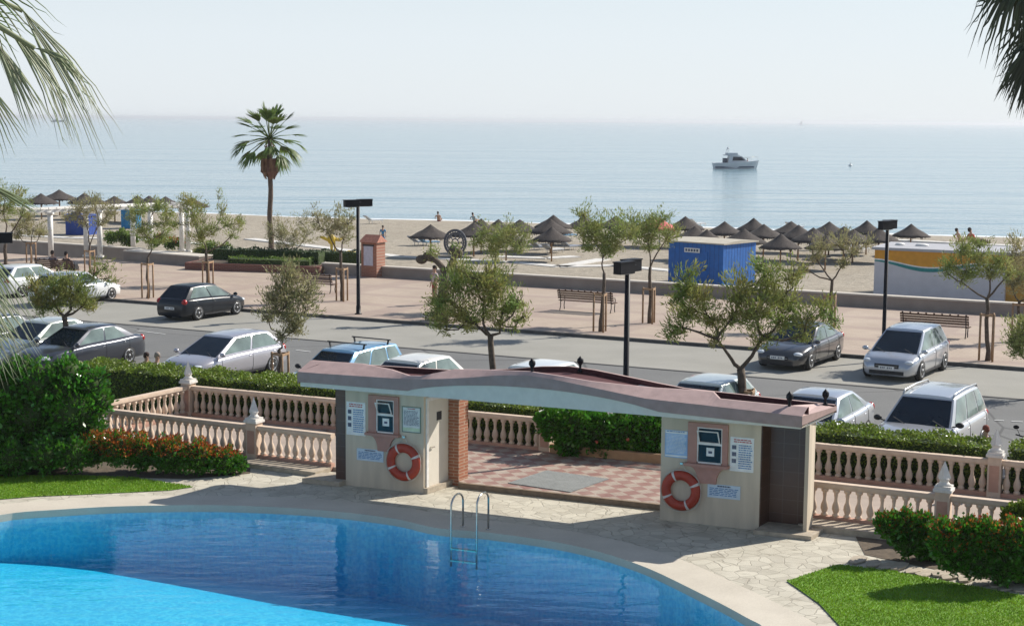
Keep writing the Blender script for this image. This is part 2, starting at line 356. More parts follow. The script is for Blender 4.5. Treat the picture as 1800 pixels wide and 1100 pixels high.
tampale = mat('tamarisk_leaf_pale', (.24,.26,.11), .7, col2=(.38,.33,.17), scale=1.6, trans=.35, island=.35)
hedgem = mat('hedge_leaf', (.13,.20,.02), .5, col2=(.20,.27,.03), scale=2, trans=.3, island=.35)
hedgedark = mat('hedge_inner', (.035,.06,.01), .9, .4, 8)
bushm = mat('bush_leaf', (.04,.14,.012), .28, col2=(.09,.26,.02), scale=2, trans=.3, island=.4, spec=.6)
redleaf = mat('red_leaf', (.42,.07,.02), .5, col2=(.40,.16,.03), scale=3, trans=.3, island=.4)
flowerp = mat('flower_pink', (.7,.15,.12), .6)
palmleaf = mat('palm_leaf', (.07,.12,.025), .5, col2=(.14,.20,.04), scale=.8, trans=.3, island=.3)
palmpale = mat('palm_leaf_pale', (.20,.25,.11), .5, col2=(.42,.43,.28), scale=.8, trans=.35, island=.3)
palmdark = mat('palm_leaf_dark', (.03,.045,.018), .6, col2=(.06,.06,.03), scale=1.5, trans=.15, island=.3)
palmdead = mat('palm_dead', (.17,.09,.06), .8, col2=(.28,.16,.11), scale=3, trans=.15, island=.3)
thatch = mat('thatch', (.028,.023,.022), .95, col2=(.095,.078,.068), scale=14, bump=.8)
skin = mat('skin', (.42,.25,.17), .6)
fabs = {}
def fabric(c): return mat('cloth_%02d%02d%02d' % tuple(int(x*99) for x in c), c, .85, .1)

# ------------------------------------------------------------------ large structure: axes
HL, HR = G(608, 852), G(1333, 932)
A = (HR-HL).normalized(); B = Vector((sin(radians(31)), cos(radians(31)), 0)); ZU = Vector((0, 0, 1))
AP = Vector((A.y, -A.x, 0));  AP = -AP if AP.y < 0 else AP      # square to A, away from the camera
ST = (G(1800, 652)-G(160, 527)).normalized()                       # along the street
SN = Vector((-ST.y, ST.x, 0)); SN = -SN if SN.y < 0 else SN       # across it, towards the sea
def hp(a, b, z): return HL + A*a + B*b + ZU*z
def ext(p, q, l, r, z=None):
    d = (q-p).normalized(); a = p-d*l; b = q+d*r
    if z is not None: a.z = b.z = z
    return a, b
def sheet(name, pts, z, m, holes=(), kind='structure', label=None):
    mb = MB(); mb.poly([(p[0], p[1], z) for p in pts], [[(p[0], p[1], z) for p in h] for h in holes])
    o = mb.build(name, m); return tag(o, label, None, None, kind)
# pool outline (photo points on the deck plane, then round the near end outside the frame)
def smooth_closed(P, n=6):
    out = []; k = len(P)
    for i in range(k):
        p0, p1, p2, p3 = P[i-1], P[i], P[(i+1) % k], P[(i+2) % k]
        for j in range(n):
            t = j/n
            out.append(.5*((2*p1)+(-p0+p2)*t+(2*p0-5*p1+4*p2-p3)*t*t+(-p0+3*p1-3*p2+p3)*t**3))
    return out
pool_px = [(-120,940),(0,906),(110,896),(230,890),(400,889),(560,897),(690,912),(768,929),(860,937),(1000,958),(1120,992),(1230,1043),(1310,1085),(1345,1110),(1350,1180),(1200,1330),(700,1420),(100,1400),(-300,1250),(-330,1060)]
pool = smooth_closed([G(*p) for p in pool_px], 5)
def offset_loop(P, d):
    n = len(P); c = sum(P, Vector())/n; out = []
    for i in range(n):
        t = (P[(i+1) % n]-P[i-1]).normalized(); nn = Vector((t.y, -t.x, 0))
        if nn.dot(P[i]-c) < 0: nn = -nn
        out.append(P[i]+nn*d)
    return out
copo = offset_loop(pool, .95)
# street lines
k0, k1 = ext(G(160, 527), G(1800, 652), 120, 120); w0, w1 = ext(G(700, 490, .1), G(1800, 558, .1), 120, 120)
s0, s1 = ext(G(400, 585), G(1800, 702), 120, 120)
w0.z = w1.z = 0
far_l, far_r = Vector((-150, -30, 0)), Vector((150, -30, 0))
sheet('ground', [far_l, far_r, w1+SN*.5, w0+SN*.5], -.012, MATS['asphalt'], [pool])
sheet('parking_strip', [s0, s1, k1, k0], -.006, MATS['parking'])
# near pavement between hedge and parked cars, and garden earth under hedge and fences
BL, BR = G(331, 677, .95), G(1740, 806, .95); BL.z = BR.z = 0
FA = (BR-BL).normalized(); FN = Vector((-FA.y, FA.x, 0)); FN = -FN if FN.y < 0 else FN
e0, e1 = ext(BL, BR, 60, 40)
sheet('soil', [e0-FN*.1, e1-FN*.1, e1+FN*1.9, e0+FN*1.9], -.004, mat('soil', (.10,.075,.05), .95, .3, 8, .5))
mb = MB(); mb.box((0, 0, -.1), ((e1-e0).length, 1.9, .10), Matrix.Translation(e0+FN*2.0) @ Matrix(((FA.x, FN.x, 0, 0), (FA.y, FN.y, 0, 0), (0, 0, 1, 0), (0, 0, 0, 1))))
tag(mb.build('pavement', mat('pavement_tile', (.34,.29,.26), .85, .12, 2)), kind='structure')
# promenade, kerb and low wall
def frameM(o, x, y): return Matrix.Translation(o) @ Matrix(((x.x, y.x, 0, 0), (x.y, y.y, 0, 0), (0, 0, 1, 0), (0, 0, 0, 1)))
MB().prism([k0+SN*.15, k1+SN*.15, w1+SN*.6, w0+SN*.6], -.3, .10).build('promenade', MATS['pink_paving'])['kind'] = 'structure'
MB().prism([k0, k1, k1+SN*.146, k0+SN*.146], -.3, .12).build('kerb', mat('kerb_stone', (.10,.095,.09), .85, .25, 3))['kind'] = 'structure'
mb = MB(); mb.bar(s0+ZU*.0005, s1+ZU*.0005, .16, .006); tag(mb.build('road_joint', mat('tar_joint', (.06,.06,.06), .9)), kind='structure')
mb = MB()
for p, q in (((1720, 736), (1738, 737)), ((1748, 738), (1765, 739)), ((1778, 740), (1798, 741)), ((240, 581), (290, 587)), ((520, 615), (545, 618))):
    a, b = G(*p), G(*q); mb.bar(a, b, .10, .006)
tag(mb.build('road_marking', mat('road_paint', (.5,.5,.48), .8)), kind='structure')
# beach and sea
b0, b1 = ext(G(640, 384, -1.5), G(1800, 418, -1.5), 260, 260)
SHN = Vector((-(b1-b0).y, (b1-b0).x, 0)).normalized(); SHN = -SHN if SHN.y < 0 else SHN
mb = MB(); n = 60; rows = [(0, -.85), (.35, -.9), (.8, -1.0), (.93, -1.15), (1.0, -1.5), (1.25, -3.4)]
vs = []; fs = []
wl0, wl1 = w0+SN*.3, w1+SN*.3
for i in range(n+1):
    p = wl0.lerp(wl1, i/n); q = b0.lerp(b1, i/n); wob = (sin(i*.9)+.6*sin(i*2.3+1))*.9
    for k, (f, z) in enumerate(rows):
        c = p.lerp(q, f); 
        if k in (3, 4): c += SHN*wob
        vs.append((c.x, c.y, z))
R_ = len(rows)
for i in range(n):
    for k in range(R_-1): fs.append((i*R_+k, (i+1)*R_+k, (i+1)*R_+k+1, i*R_+k+1))
mb.add(vs, fs, 0, True); tag(mb.build('beach', MATS['sand']), kind='structure')
mb = MB(); mb.add([(-40000, 100, -1.5), (40000, 100, -1.5), (40000, 45000, -1.5), (-40000, 45000, -1.5)], [(0, 1, 2, 3)]); tag(mb.build('sea', MATS['sea']), kind='structure')
mb = MB(); vs = []; fs = []; rf_ = random.Random(3)
for i in range(361):
    q = b0.lerp(b1, i/360); u = i/6; wob = (sin(u*.9)+.6*sin(u*2.3+1))*.9; c = q+SHN*(wob+rf_.uniform(-.15, .15)); w_ = .35+.3*abs(sin(i*.37))+rf_.uniform(0, .2)
    vs += [(c.x-SHN.x*w_, c.y-SHN.y*w_, -1.475), (c.x+SHN.x*(w_+.5), c.y+SHN.y*(w_+.5), -1.475)]
mb.add(vs, [(2*i, 2*i+2, 2*i+3, 2*i+1) for i in range(360)]); tag(mb.build('surf', mat('foam', (.70,.74,.76), .7, .12, .8)), 'thin line of surf along the water edge', kind='structure')
BZ = -.93
mb = MB()
for pts in ([(440,421),(700,452),(900,462),(985,470),(1060,457)], [(985,470),(1080,468),(1180,477)], [(40,415),(120,419),(230,421),(360,430)], [(1535,421),(1600,424),(1800,434)], [(870,452),(960,455),(1010,452)]):
    for p, q in zip(pts, pts[1:]):
        a, b = G(*p, BZ), G(*q, BZ); d = (b-a).normalized(); mb.bar(a-d*.1, b+d*.1, 1.1, .16)
tag(mb.build('boardwalk', mat('boardwalk_white', (.62,.60,.56), .8, .12, 3)), kind='structure')
# pool deck
deck = [G(-500, 905), G(-60, 868), G(180, 846), G(345, 812), G(585, 800), G(700, 800), G(1180, 850), G(1480, 905), G(1900, 960), G(2200, 1100), G(2200, 1900), G(-900, 1900)]
mb = MB(); mb.poly([(p.x, p.y, 0) for p in deck], [[(p.x, p.y, 0) for p in pool]]); tag(mb.build('pool_deck', MATS['crazy_paving']), kind='structure')
mb = MB(); n = len(pool); vs = []
for p, q in zip(pool, copo):
    vs += [(p.x, p.y, -.14), (p.x, p.y, .016), (q.x, q.y, .008)]
    vs[-2] = (p.x, p.y, .016)
fs = []
for i in range(n):
    j = (i+1) % n
    fs += [(i*3+1, i*3+2, j*3+2, j*3+1), (i*3, i*3+1, j*3+1, j*3)]
mb.add(vs, fs, 0, False); tag(mb.build('pool_coping', MATS['coping']), kind='structure')
# pool basin, shallow end near the camera and to the left, deep end along the far side
br0, br1 = G(-60, 968, -.95), G(700, 1112, -.95); bd = (br1-br0).normalized(); bn = Vector((-bd.y, bd.x, 0)); bn = -bn if bn.y < 0 else bn
e0_, e1_ = br0-bd*40, br1+bd*40; n = len(pool); mb = MB()
vs = []; rows_ = ((-40, 0), (-1.0, 0), (-.2, .05), (.6, .20), (1.6, .43), (3.0, .74), (4.8, 1.0), (30, 1.1))
for b_, z_ in rows_: vs += [e0_+bn*b_-ZU*z_, e1_+bn*b_-ZU*z_]
mb.add(vs, [(2*i, 2*i+1, 2*i+3, 2*i+2) for i in range(len(rows_)-1)], 0, True)
vs = []
for p in pool: vs += [(p.x, p.y, -.14), (p.x, p.y, -2.5)]
mb.add(vs, [(2*i, 2*i+1, 2*((i+1) % n)+1, 2*((i+1) % n)) for i in range(n)])
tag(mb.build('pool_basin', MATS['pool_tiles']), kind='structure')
mb = MB(); mb.prism([p for p in offset_loop(pool, -.004)], -2.6, -.13)
# underside of the body of water
P2 = offset_loop(pool, -.004); tri = tessellate_polygon([[Vector((p.x, p.y, 0)) for p in P2]])
fs = []
for a, b, c in tri:
    nn = (P2[b]-P2[a]).cross(P2[c]-P2[a]); fs.append((a, c, b) if nn.z > 0 else (a, b, c))
mb.add([(p.x, p.y, -2.6) for p in P2], fs)
o = mb.build('pool_water', MATS['pool_water'])
bm = bmesh.new(); bm.from_mesh(o.data); bmesh.ops.remove_doubles(bm, verts=bm.verts, dist=1e-5); bmesh.ops.recalc_face_normals(bm, faces=bm.faces); bm.to_mesh(o.data); bm.free()
tag(o, kind='structure')
# lawns
lawnL = [G(-500, 850), G(0, 838), G(120, 836), G(235, 840), G(340, 856), G(300, 862), G(180, 868), G(60, 873), G(0, 878), G(-500, 935)]
lawnR = [G(1383, 1022), G(1472, 993), G(1560, 1003), G(1800, 1048), G(2100, 1110), G(2100, 1800), G(1700, 1500), G(1530, 1180), G(1478, 1103), G(1440, 1062)]
sheet('lawn_left', lawnL, .012, MATS['lawn']); sheet('lawn_right', lawnR, .020, MATS['lawn'])
def in_poly(P, x, y):
    c = np.zeros(len(x), bool); n = len(P); j = n-1
    for i in range(n):
        xi, yi, xj, yj = P[i].x, P[i].y, P[j].x, P[j].y
        c ^= ((yi > y) != (yj > y)) & (x < (xj-xi)*(y-yi)/(yj-yi+1e-12)+xi); j = i
    return c
def grass(name, P, N, seed, x0, x1, y0, y1):
    r = np.random.default_rng(seed); x = r.uniform(x0, x1, N); y = r.uniform(y0, y1, N); k = in_poly(P, x, y)
    x = x[k]; y = y[k]; C = np.stack([x, y, np.full(len(x), .03)], 1)
    d = np.tile([0, 0, 1.0], (len(x), 1)); 
    tag(leaf_cloud(name, C, .055, .016, mat('grass_blade', (.15,.29,.012), .6, col2=(.24,.40,.025), scale=1.3, trans=.3, island=.25), None, seed, d), kind='stuff')
grass('grass_left', lawnL, 60000, 1, -13.5, -6, 34.0, 38.5)
grass('grass_right', lawnR, 90000, 2, 4.5, 12, 24, 31.5)
# stepping slabs by the right lawn and the shrub bed
bedR = [G(1500, 935), G(1600, 905), G(1900, 930), G(1900, 1050), G(1800, 1030), G(1640, 1000), G(1520, 975)]
sheet('shrub_bed', bedR, .008, MATS['soil'])
bedL = [G(-200, 800), G(120, 770), G(440, 815), G(440, 832), G(330, 842), G(100, 836), G(-200, 845)]
sheet('flower_bed', bedL, .009, MATS['soil'])
rnd = random.Random(5)
P0, P1 = G(1495, 985), G(1815, 1040); k = 13
for i in range(k):
    c = P0.lerp(P1, (i+.5)/k)+Vector((rnd.uniform(-.05, .05), rnd.uniform(-.1, .1), 0)); d = (P1-P0).normalized(); w = (P1-P0).length/k*.5
    e = Vector((-d.y, d.x, 0)); ang = [rnd.uniform(.8, 1.15) for _ in range(7)]
    pts = [c+d*w*ang[j]*cos(2*pi*j/7)*1.1+e*.30*ang[j]*sin(2*pi*j/7) for j in range(7)]
    o = MB().prism([p-c for p in pts], 0, .02+rnd.uniform(0, .02)).build('edging_slab', stone, None, c+ZU*.012)
    tag(o, 'flat irregular stone slab in the row edging the right lawn', 'stone slab', 'stone slabs along the lawn edge')
# gate patio (raised), with front step
pf0, pf1 = G(815, 848, .12), G(1165, 886, .12)
pb = BL+FA*9.0
pat = [hp(2.05, 1.05, 0), hp(7.72, 1.05, 0), hp(9, 3.2, 0), BL+FA*21.5-FN*.25, BL+FA*8.0-FN*.25, hp(2.0, 2.0, 0)]
fr = [pf0, pf1]
patio_poly = [pf0, pf1, hp(9.8, 1.3, 0), BL+FA*16-FN*.1, BL+FA*4.5-FN*.1, hp(1.4, 1.5, 0)]
MB().prism(patio_poly, 0.0, .12).build('patio', MATS['checker_tiles'])['kind'] = 'structure'
d = (pf1-pf0).normalized(); e = Vector((d.y, -d.x, 0)); e = -e if e.y > 0 else e
MB().prism([pf0-d*.1+e*.005, pf1+e*.005, pf1+e*.09, pf0-d*.1+e*.09], 0.004, .128).build('patio_step', mat('step_brown', (.21,.15,.10), .85, .2, 6, .3))['kind'] = 'structure'
# enclosures behind the front fences: paved beige floors, one step up
fl0, fl1, fl2 = [G(*q) for q in ((190, 718, .92), (440, 745, .92), (585, 762, .92))]
fr0, fr1, fr2 = [G(*q) for q in ((1421, 843, .92), (1642, 866, .92), (1800, 883, .92))]
for q in (fl0, fl1, fl2, fr0, fr1, fr2): q.z = 0
fl0 = fl1+(fl0-fl1)*1.02; frx = fr2+(fr2-fr1).normalized()*3.5
MB().prism([fl0, fl2, hp(-.1, 1.2, 0), hp(1.3, 1.55, 0), BL+FA*4.4-FN*.12, BL-FN*.12], 0.001, .10).build('terrace_left', mat('beige_tiles', (.38,.31,.255), .7, .1, 2))['kind'] = 'structure'
MB().prism([fr0, frx, BR+FA*5-FN*.12, BL+FA*16.1-FN*.12, hp(9.9, 1.3, 0), hp(10.95, 0.2, 0)], 0.001, .10).build('terrace_right', MATS['beige_tiles'])['kind'] = 'structure'
# ledges in front of the fences
d = (fl2-fl1).normalized(); e = -Vector((-d.y, d.x, 0)); e = -e if e.y > 0 else e
MB().prism([fl1-d*.1+e*.1, fl2+e*.1, fl2+e*.75, fl1-d*.1+e*.75], 0.003, .11).build('ledge_left', stone)['kind'] = 'structure'
d = (fr1-fr0).normalized(); e = Vector((d.y, -d.x, 0)); e = -e if e.y > 0 else e
MB().prism([fr0+e*.1, fr0+d*2.0+e*.1, fr0+d*2.0+e*.75, fr0+e*.75], 0.003, .13).build('ledge_right', stone)['kind'] = 'structure'

# ------------------------------------------------------------------ balustrades
bal_prof = [(.055, 0), (.055, .05), (.035, .07), (.045, .10), (.062, .17), (.055, .25), (.03, .34), (.026, .42), (.036, .47), (.03, .50), (.055, .54), (.06, .60)]
balmb = MB().lathe([(r*1.38, z) for r, z in bal_prof], 9)
bal_src = balmb.build('baluster', balu); BALME = bal_src.data; bpy.data.objects.remove(bal_src)
def fence(name, label, P, Q, posts=(), rail=.93, base=0.0, n=None, group=None, spike=True, m=None):
    """balustrade from P to Q; posts = distances along it"""
    d = Q-P; Lx = d.length; rz = atan2(d.y, d.x); t = thing(name, label, 'balustrade', (P.x, P.y, base), rz, group)
    m = m or balu; segs = []; cur = 0
    for s in sorted(posts):
        segs.append((cur, s-.15)); cur = s+.15
    segs.append((cur, Lx)); segs = [g for g in segs if g[1]-g[0] > .2]
    for a, b in segs:
        mb = MB(); mb.box((a, -.09, 0), (b, .09, .14)); mb.box((a, -.075, .14), (b, .075, .19)); mb.build('base_rail', balpink, t)
        mb = MB(); mb.box((a, -.07, rail-.13), (b, .07, rail-.09)); mb.box((a, -.10, rail-.09), (b, .10, rail-.02)); mb.box((a, -.085, rail-.02), (b, .085, rail)); mb.build('top_rail', m, t)
        k = max(1, round((b-a)/.235)); sc = (rail-.13-.19)/.60
        for i in range(k):
            o = bpy.data.objects.new('baluster', BALME); COL.objects.link(o); o.parent = t
            o.location = (a+(i+.5)*(b-a)/k, 0, .19); o.scale = (1, 1, sc)
    for s in posts:
        mb = MB(); mb.box((s-.15, -.15, 0), (s+.15, .15, rail+.07)); mb.box((s-.11, -.152, .22), (s+.11, .152, rail-.12), None, 1)
        p = mb.build('post', [m, balpink], t)
        mb = MB(); mb.box((s-.19, -.19, rail+.07), (s+.19, .19, rail+.13)); mb.box((s-.165, -.165, rail+.13), (s+.165, .165, rail+.19))
        if spike:
            z = rail+.19; mb.lathe([(.16, z), (.10, z+.06), (.085, z+.09), (.115, z+.13), (.112, z+.16)], 12, (s, 0, 0))
            mb.lathe([(.14, z+.16), (.0, z+.52)], 4, (s, 0, 0), Matrix.Identity(3), 0, False)
        mb.build('finial', capw, p)
    return t
dF = (fl1-fl0).length
fence('balustrade', 'low balustrade in front of the left terrace, its middle post topped by a spike', fl0, fl2, (dF+.15,), .92)
SIDE0 = G(196, 705, .95); SIDE0.z = 0
fence('balustrade', 'slanting side balustrade of the left terrace running back to the corner post', SIDE0+(SIDE0-BL)*.15, BL-(BL-SIDE0).normalized()*.15, (), .95)
# rear balustrade, left length with corner post, up to the gatehouse
fence('balustrade', 'rear balustrade of the left terrace with a spiked corner post, before the hedge', BL-FA*.15, BL+FA*5.6, (.15,), .95)
qm = G(955, 737, .95); qm.z = 0; dm = (qm-BL).length
fence('balustrade', 'balustrade at the back of the gate patio, left of the hibiscus', BL+FA*7.4, BL+FA*(dm+.15), (dm-7.4,), .95, spike=False)
q0 = 16.6; dR = (G(1750, 807, .95)-BL); dR.z = 0; dRl = dR.length
fence('balustrade', 'rear balustrade of the right terrace in front of the lit hedge, with a spiked post', BL+FA*q0, BL+FA*(dRl+4.5), (dRl-q0,), .95)
fence('balustrade', 'front balustrade of the right terrace behind the red-tipped shrubs', fr0, frx, ((fr1-fr0).length+.2,), .92)

# ------------------------------------------------------------------ gatehouse
gh = thing('gatehouse', 'cream pool gatehouse with two kiosks under one curved mauve roof', 'gatehouse', HL)
def hb(mb, a0, a1, b0_, b1_, z0, z1, mi=0, bv=None):
    f = lambda v: A*v.x + (bv or B)*v.y + ZU*v.z
    return mb.box((a0, b0_, z0), (a1, b1_, z1), f, mi)
for a_, b_ in ((0, 2.03), (7.69, 9.86)): mb = MB(); hb(mb, a_, b_, 0, 1.35, 0, 2.34); mb.build('wall', cream, gh)
mb = MB(); hb(mb, 10.80, 10.88, -.02, .55, 0, 2.33, 0, AP); mb.build('end_wall', cream, gh)
mb = MB(); hb(mb, 9.862, 9.88, .02, .50, .05, 2.33); hb(mb, 9.88, 10.797, .50, .55, 0, 2.33, 0, AP); o = mb.build('shower_niche', browntile, gh)
mb = MB(); hb(mb, -.30, -.002, .05, .5, 0, 2.33); mb.build('tiled_pilaster', browntile, gh)
mb = MB(); hb(mb, 9.88, 11.1, -.35, .49, 0.004, .09); mb.build('plinth', stone, gh); mb = MB(); hb(mb, -1.0, -.002, -.25, .5, .004, .115); mb.build('plinth', stone, gh)
mb = MB(); hb(mb, 2.032, 2.14, -.02, 1.02, 0.004, .13); mb.build('plinth', stone, gh)
# brick pillar at the back of the left kiosk
mb = MB(); hb(mb, 2.032, 2.30, 1.02, 1.42, 0.004, 2.4); mb.build('brick_pillar', brick, gh)
# door in the side wall, with frame, handle, vent
mb = MB(); hb(mb, 2.031, 2.046, .16, .98, .13, 2.12); dr = mb.build('door', mat('door_cream', (.66,.61,.52), .6, .05, 3), gh)
mb = MB(); hb(mb, 2.031, 2.062, .08, .16, .13, 2.2); hb(mb, 2.031, 2.062, .16, .98, 2.12, 2.2); mb.build('door_frame', white, dr)
mb = MB(); hb(mb, 2.05, 2.09, .24, .26, 1.02, 1.05); hb(mb, 2.08, 2.095, .24, .36, 1.02, 1.05); mb.build('door_handle', steel, dr)
mb = MB(); hb(mb, 2.0465, 2.052, .50, .70, 1.62, 1.82); mb.build('door_vent', dark, dr)
# windows
def window(a0, a1, tilt=True):
    W_ = a1-a0; zt, zb = 2.10, 1.36; f0, f1 = a0-.20, a1+.12
    fb = MB()
    hb(fb, f0, a0, -.05, -.002, zb-.04, zt+.09); hb(fb, a1, f1, -.05, -.002, zb-.04, zt+.09); hb(fb, a0, a1, -.05, -.002, zt, zt+.09)
    hb(fb, f0-.05, f1+.04, -.13, -.002, zb-.10, zb-.04)
    # corbel under the sill with curved flanks
    pts = []
    for k in range(9):
        u = k/8; pts.append((f0+.02+.22*(1-(1-u)**2)**.5*1.0, zb-.10-.36*u))
    for k in range(8, -1, -1):
        u = k/8; pts.append((f1-.02-.22*(1-(1-u)**2)**.5, zb-.10-.36*u))
    n_ = len(pts); vf = [A*x-B*.05+ZU*z for x, z in pts]; vb_ = [A*x-B*.002+ZU*z for x, z in pts]
    fb.add(vf+vb_, [tuple(range(n_)), tuple(range(2*n_-1, n_-1, -1))]+[(i, i+n_, (i+1) % n_+n_, (i+1) % n_) for i in range(n_)])
    w = fb.build('window_surround', pinkwall, gh)
    s = MB(); zm = (zt+zb)/2+.02
    for x0, x1, z0, z1 in ((a0, a0+.025, zb, zt), (a1-.025, a1, zb, zt), (a0+.025, a1-.025, zt-.025, zt), (a0+.025, a1-.025, zb-.035, zb+.0), (a0+.025, a1-.025, zm-.022, zm+.022)):
        hb(s, x0, x1, -.035, -.004, z0, z1)
    s.build('window_frame', white, w)
    g = MB(); hb(g, a0+.025, a1-.025, -.016, -.004, zb, zt-.025); g.build('pane', glassd, w)
    s = MB(); tl = lambda x, u: A*x - B*(.04+.12*u) + ZU*(zm+.03+(zt-.04-zm-.03)*u)      # tilted upper casement
    for (xa, xb, ua, ub) in ((a0+.045, a0+.065, 0, .97), (a1-.065, a1-.045, 0, .97), (a0+.065, a1-.065, 0, .05), (a0+.065, a1-.065, .91, .97)):
        s.slab([tl(xa, ua), tl(xb, ua), tl(xb, ub), tl(xa, ub)], .02)
    s.build('casement', white, w)
    n_ = MB(); ac = a0+W_*.52; hb(n_, ac-.085, ac+.085, -.022, -.018, zb+.13, zb+.31); hb(n_, ac-.04, ac+.04, -.024, -.022, zb+.19, zb+.24, 1); n_.build('window_notice', [plate, ink], w)
window(.83, 1.29); window(8.50, 9.05)
# roof: fascia ring with sloped coping strip and dark sunken flat roof
prof = [(-.85,2.70,.5),(-.2,2.70,.5),(.5,2.71,.5),(1.4,2.72,.3),(2.0,2.73,.06),(2.3,2.75,.05),(2.9,2.80,.38),(3.5,2.87,.3),(4.2,2.97,.14),(4.9,3.02,.08),(5.5,2.98,.08),(6.3,2.88,.14),(7.0,2.79,.28),(7.6,2.72,.40),(8.5,2.69,.50),(8.85,2.68,.50),(9.1,2.67,.24),(10.0,2.64,.26),(10.93,2.61,.3)]
BF, BB = -.6, 1.45
def arch(a): return 2.46+.29*max(0, 1-((a-4.9)/2.9)**2)**.8 if 2.0 < a < 7.8 else 2.46-(max(0, a-7.8)*.028)
def rp(a, b, z): return A*a+B*b+ZU*z
def loft(mb, rows, mi=0, flip=False, close=False):
    k = len(rows[0]); vs = [p for r in rows for p in r]; fs = []
    for i in range(len(rows)-1):
        for j in range(k-1 if not close else k):
            f = (i*k+j, (i+1)*k+j, (i+1)*k+(j+1) % k, i*k+(j+1) % k); fs.append(f[::-1] if flip else f)
    return mb.add(vs, fs, mi)
fine = []
for (a0, z0, r0), (a1, z1, r1) in zip(prof, prof[1:]):
    for k in range(3): u = k/3; fine.append((a0+(a1-a0)*u, z0+(z1-z0)*u, r0+(r1-r0)*u))
fine.append(prof[-1])
mb = MB()      # fascia + slope + inner drop, as one closed ring section: front and back
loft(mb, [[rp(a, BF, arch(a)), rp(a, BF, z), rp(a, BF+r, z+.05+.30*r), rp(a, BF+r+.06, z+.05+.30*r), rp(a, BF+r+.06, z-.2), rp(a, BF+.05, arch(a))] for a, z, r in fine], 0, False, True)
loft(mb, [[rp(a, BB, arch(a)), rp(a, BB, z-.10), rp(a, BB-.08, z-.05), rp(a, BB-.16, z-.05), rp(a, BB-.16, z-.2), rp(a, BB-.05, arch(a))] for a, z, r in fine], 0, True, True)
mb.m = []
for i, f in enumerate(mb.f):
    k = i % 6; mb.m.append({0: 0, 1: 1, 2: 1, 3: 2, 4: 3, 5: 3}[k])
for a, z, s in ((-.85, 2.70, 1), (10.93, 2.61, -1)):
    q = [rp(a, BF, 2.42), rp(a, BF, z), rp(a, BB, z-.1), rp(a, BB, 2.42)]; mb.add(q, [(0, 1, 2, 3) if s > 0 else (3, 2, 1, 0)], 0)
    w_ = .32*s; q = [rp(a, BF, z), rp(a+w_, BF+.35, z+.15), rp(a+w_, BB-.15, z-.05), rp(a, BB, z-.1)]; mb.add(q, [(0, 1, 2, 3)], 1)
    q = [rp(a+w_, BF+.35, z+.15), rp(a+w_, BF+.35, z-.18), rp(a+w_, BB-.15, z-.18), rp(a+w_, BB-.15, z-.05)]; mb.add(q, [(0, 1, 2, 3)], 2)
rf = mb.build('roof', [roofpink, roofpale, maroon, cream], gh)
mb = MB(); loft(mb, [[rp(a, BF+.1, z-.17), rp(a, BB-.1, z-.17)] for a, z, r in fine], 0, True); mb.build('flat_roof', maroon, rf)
mb = MB()
for a, z, r in fine: pass
rows = [[rp(a, BF+.04, 2.355-.006*max(0, a-7.7)), rp(a, BF+.04, arch(a)+.005), rp(a, BB-.04, arch(a)+.005), rp(a, BB-.04, 2.355-.006*max(0, a-7.7))] for a, z, r in [(x[0]+(.05 if x is fine[0] else -.05 if x is fine[-1] else 0), x[1], x[2]) for x in fine]]
loft(mb, rows, 0, False, True); k_ = len(rows); mb.add(rows[0]+rows[-1], [(0, 1, 2, 3), (7, 6, 5, 4)]); mb.build('soffit_band', mat('soffit_white', (.62,.59,.52), .7, .05), rf)
for a, b in ((4.95, BF+.12), (5.15, BB-.14), (10.55, BF+.3), (10.75, BB-.2)):
    z = 3.05 if a < 6 else 2.72
    if b > 0: z -= .16
    mb = MB(); mb.lathe([(.07, 0), (.05, .05), (.028, .08), (.028, .15), (.05, .18), (.075, .23), (.07, .29), (.035, .33), (.0, .37)], 12, rp(a, b, z-.03)); mb.build('finial', black, gh)

# things on the kiosk walls
def wallp(a, z, off=.0): return hp(a, 0, z) - AP*off*1.0
def lifebuoy(a, z, label):
    c = wallp(a, z, .07); t = thing('lifebuoy', label, 'lifebuoy', c, atan2(A.y, A.x), 'lifebuoys on the kiosk walls')
    R, r = .33, .105
    def torus(mb, R, r, n=40, m=12, a0=0, a1=2*pi, ry=.75, mi=0):
        rows = []
        full = abs(a1-a0-2*pi) < 1e-6
        for i in range(n if full else n+1):
            th = a0+(a1-a0)*i/n
            rows.append([Vector(((R+r*cos(2*pi*j/m))*cos(th), r*ry*sin(2*pi*j/m), (R+r*cos(2*pi*j/m))*sin(th))) for j in range(m)])
        if full: rows.append(rows[0])
        k = m; vs = [p for q in rows for p in q]; fs = [(i*k+j, i*k+(j+1) % k, (i+1)*k+(j+1) % k, (i+1)*k+j) for i in range(len(rows)-1) for j in range(k)]
        mb.add(vs, fs, mi, True)
    mb = MB(); torus(mb, R, r); mb.build('ring', mat('buoy_orange', (.36,.04,.018), .5, .15, 5), t)
    for q in (.14, .64, 1.14, 1.64): mb = MB(); torus(mb, R, r+.006, 3, 12, pi*q-.07, pi*q+.07); mb.build('reflective_band', mat('band_white', (.58,.53,.50), .5), t)
    mb = MB(); mb.tube([(cos(th)*(R+r+.012+.02*abs(sin(2*th))), -.02, sin(th)*(R+r+.012+.02*abs(sin(2*th)))) for th in [2*pi*i/32 for i in range(33)]], .008, 5)
    mb.tube([(-.12, -.01, R+r), (0, .03, R+r+.16), (.12, -.01, R+r)], .008, 5); mb.build('rope', mat('rope_white', (.55,.52,.46), .8), t)
    MB().box((-.03, 0, R+r+.13), (.03, .066, R+r+.17)).build('hook', steel, t)
lifebuoy(1.55, .70, 'orange lifebuoy on the left kiosk wall, below its window and beside the door corner')
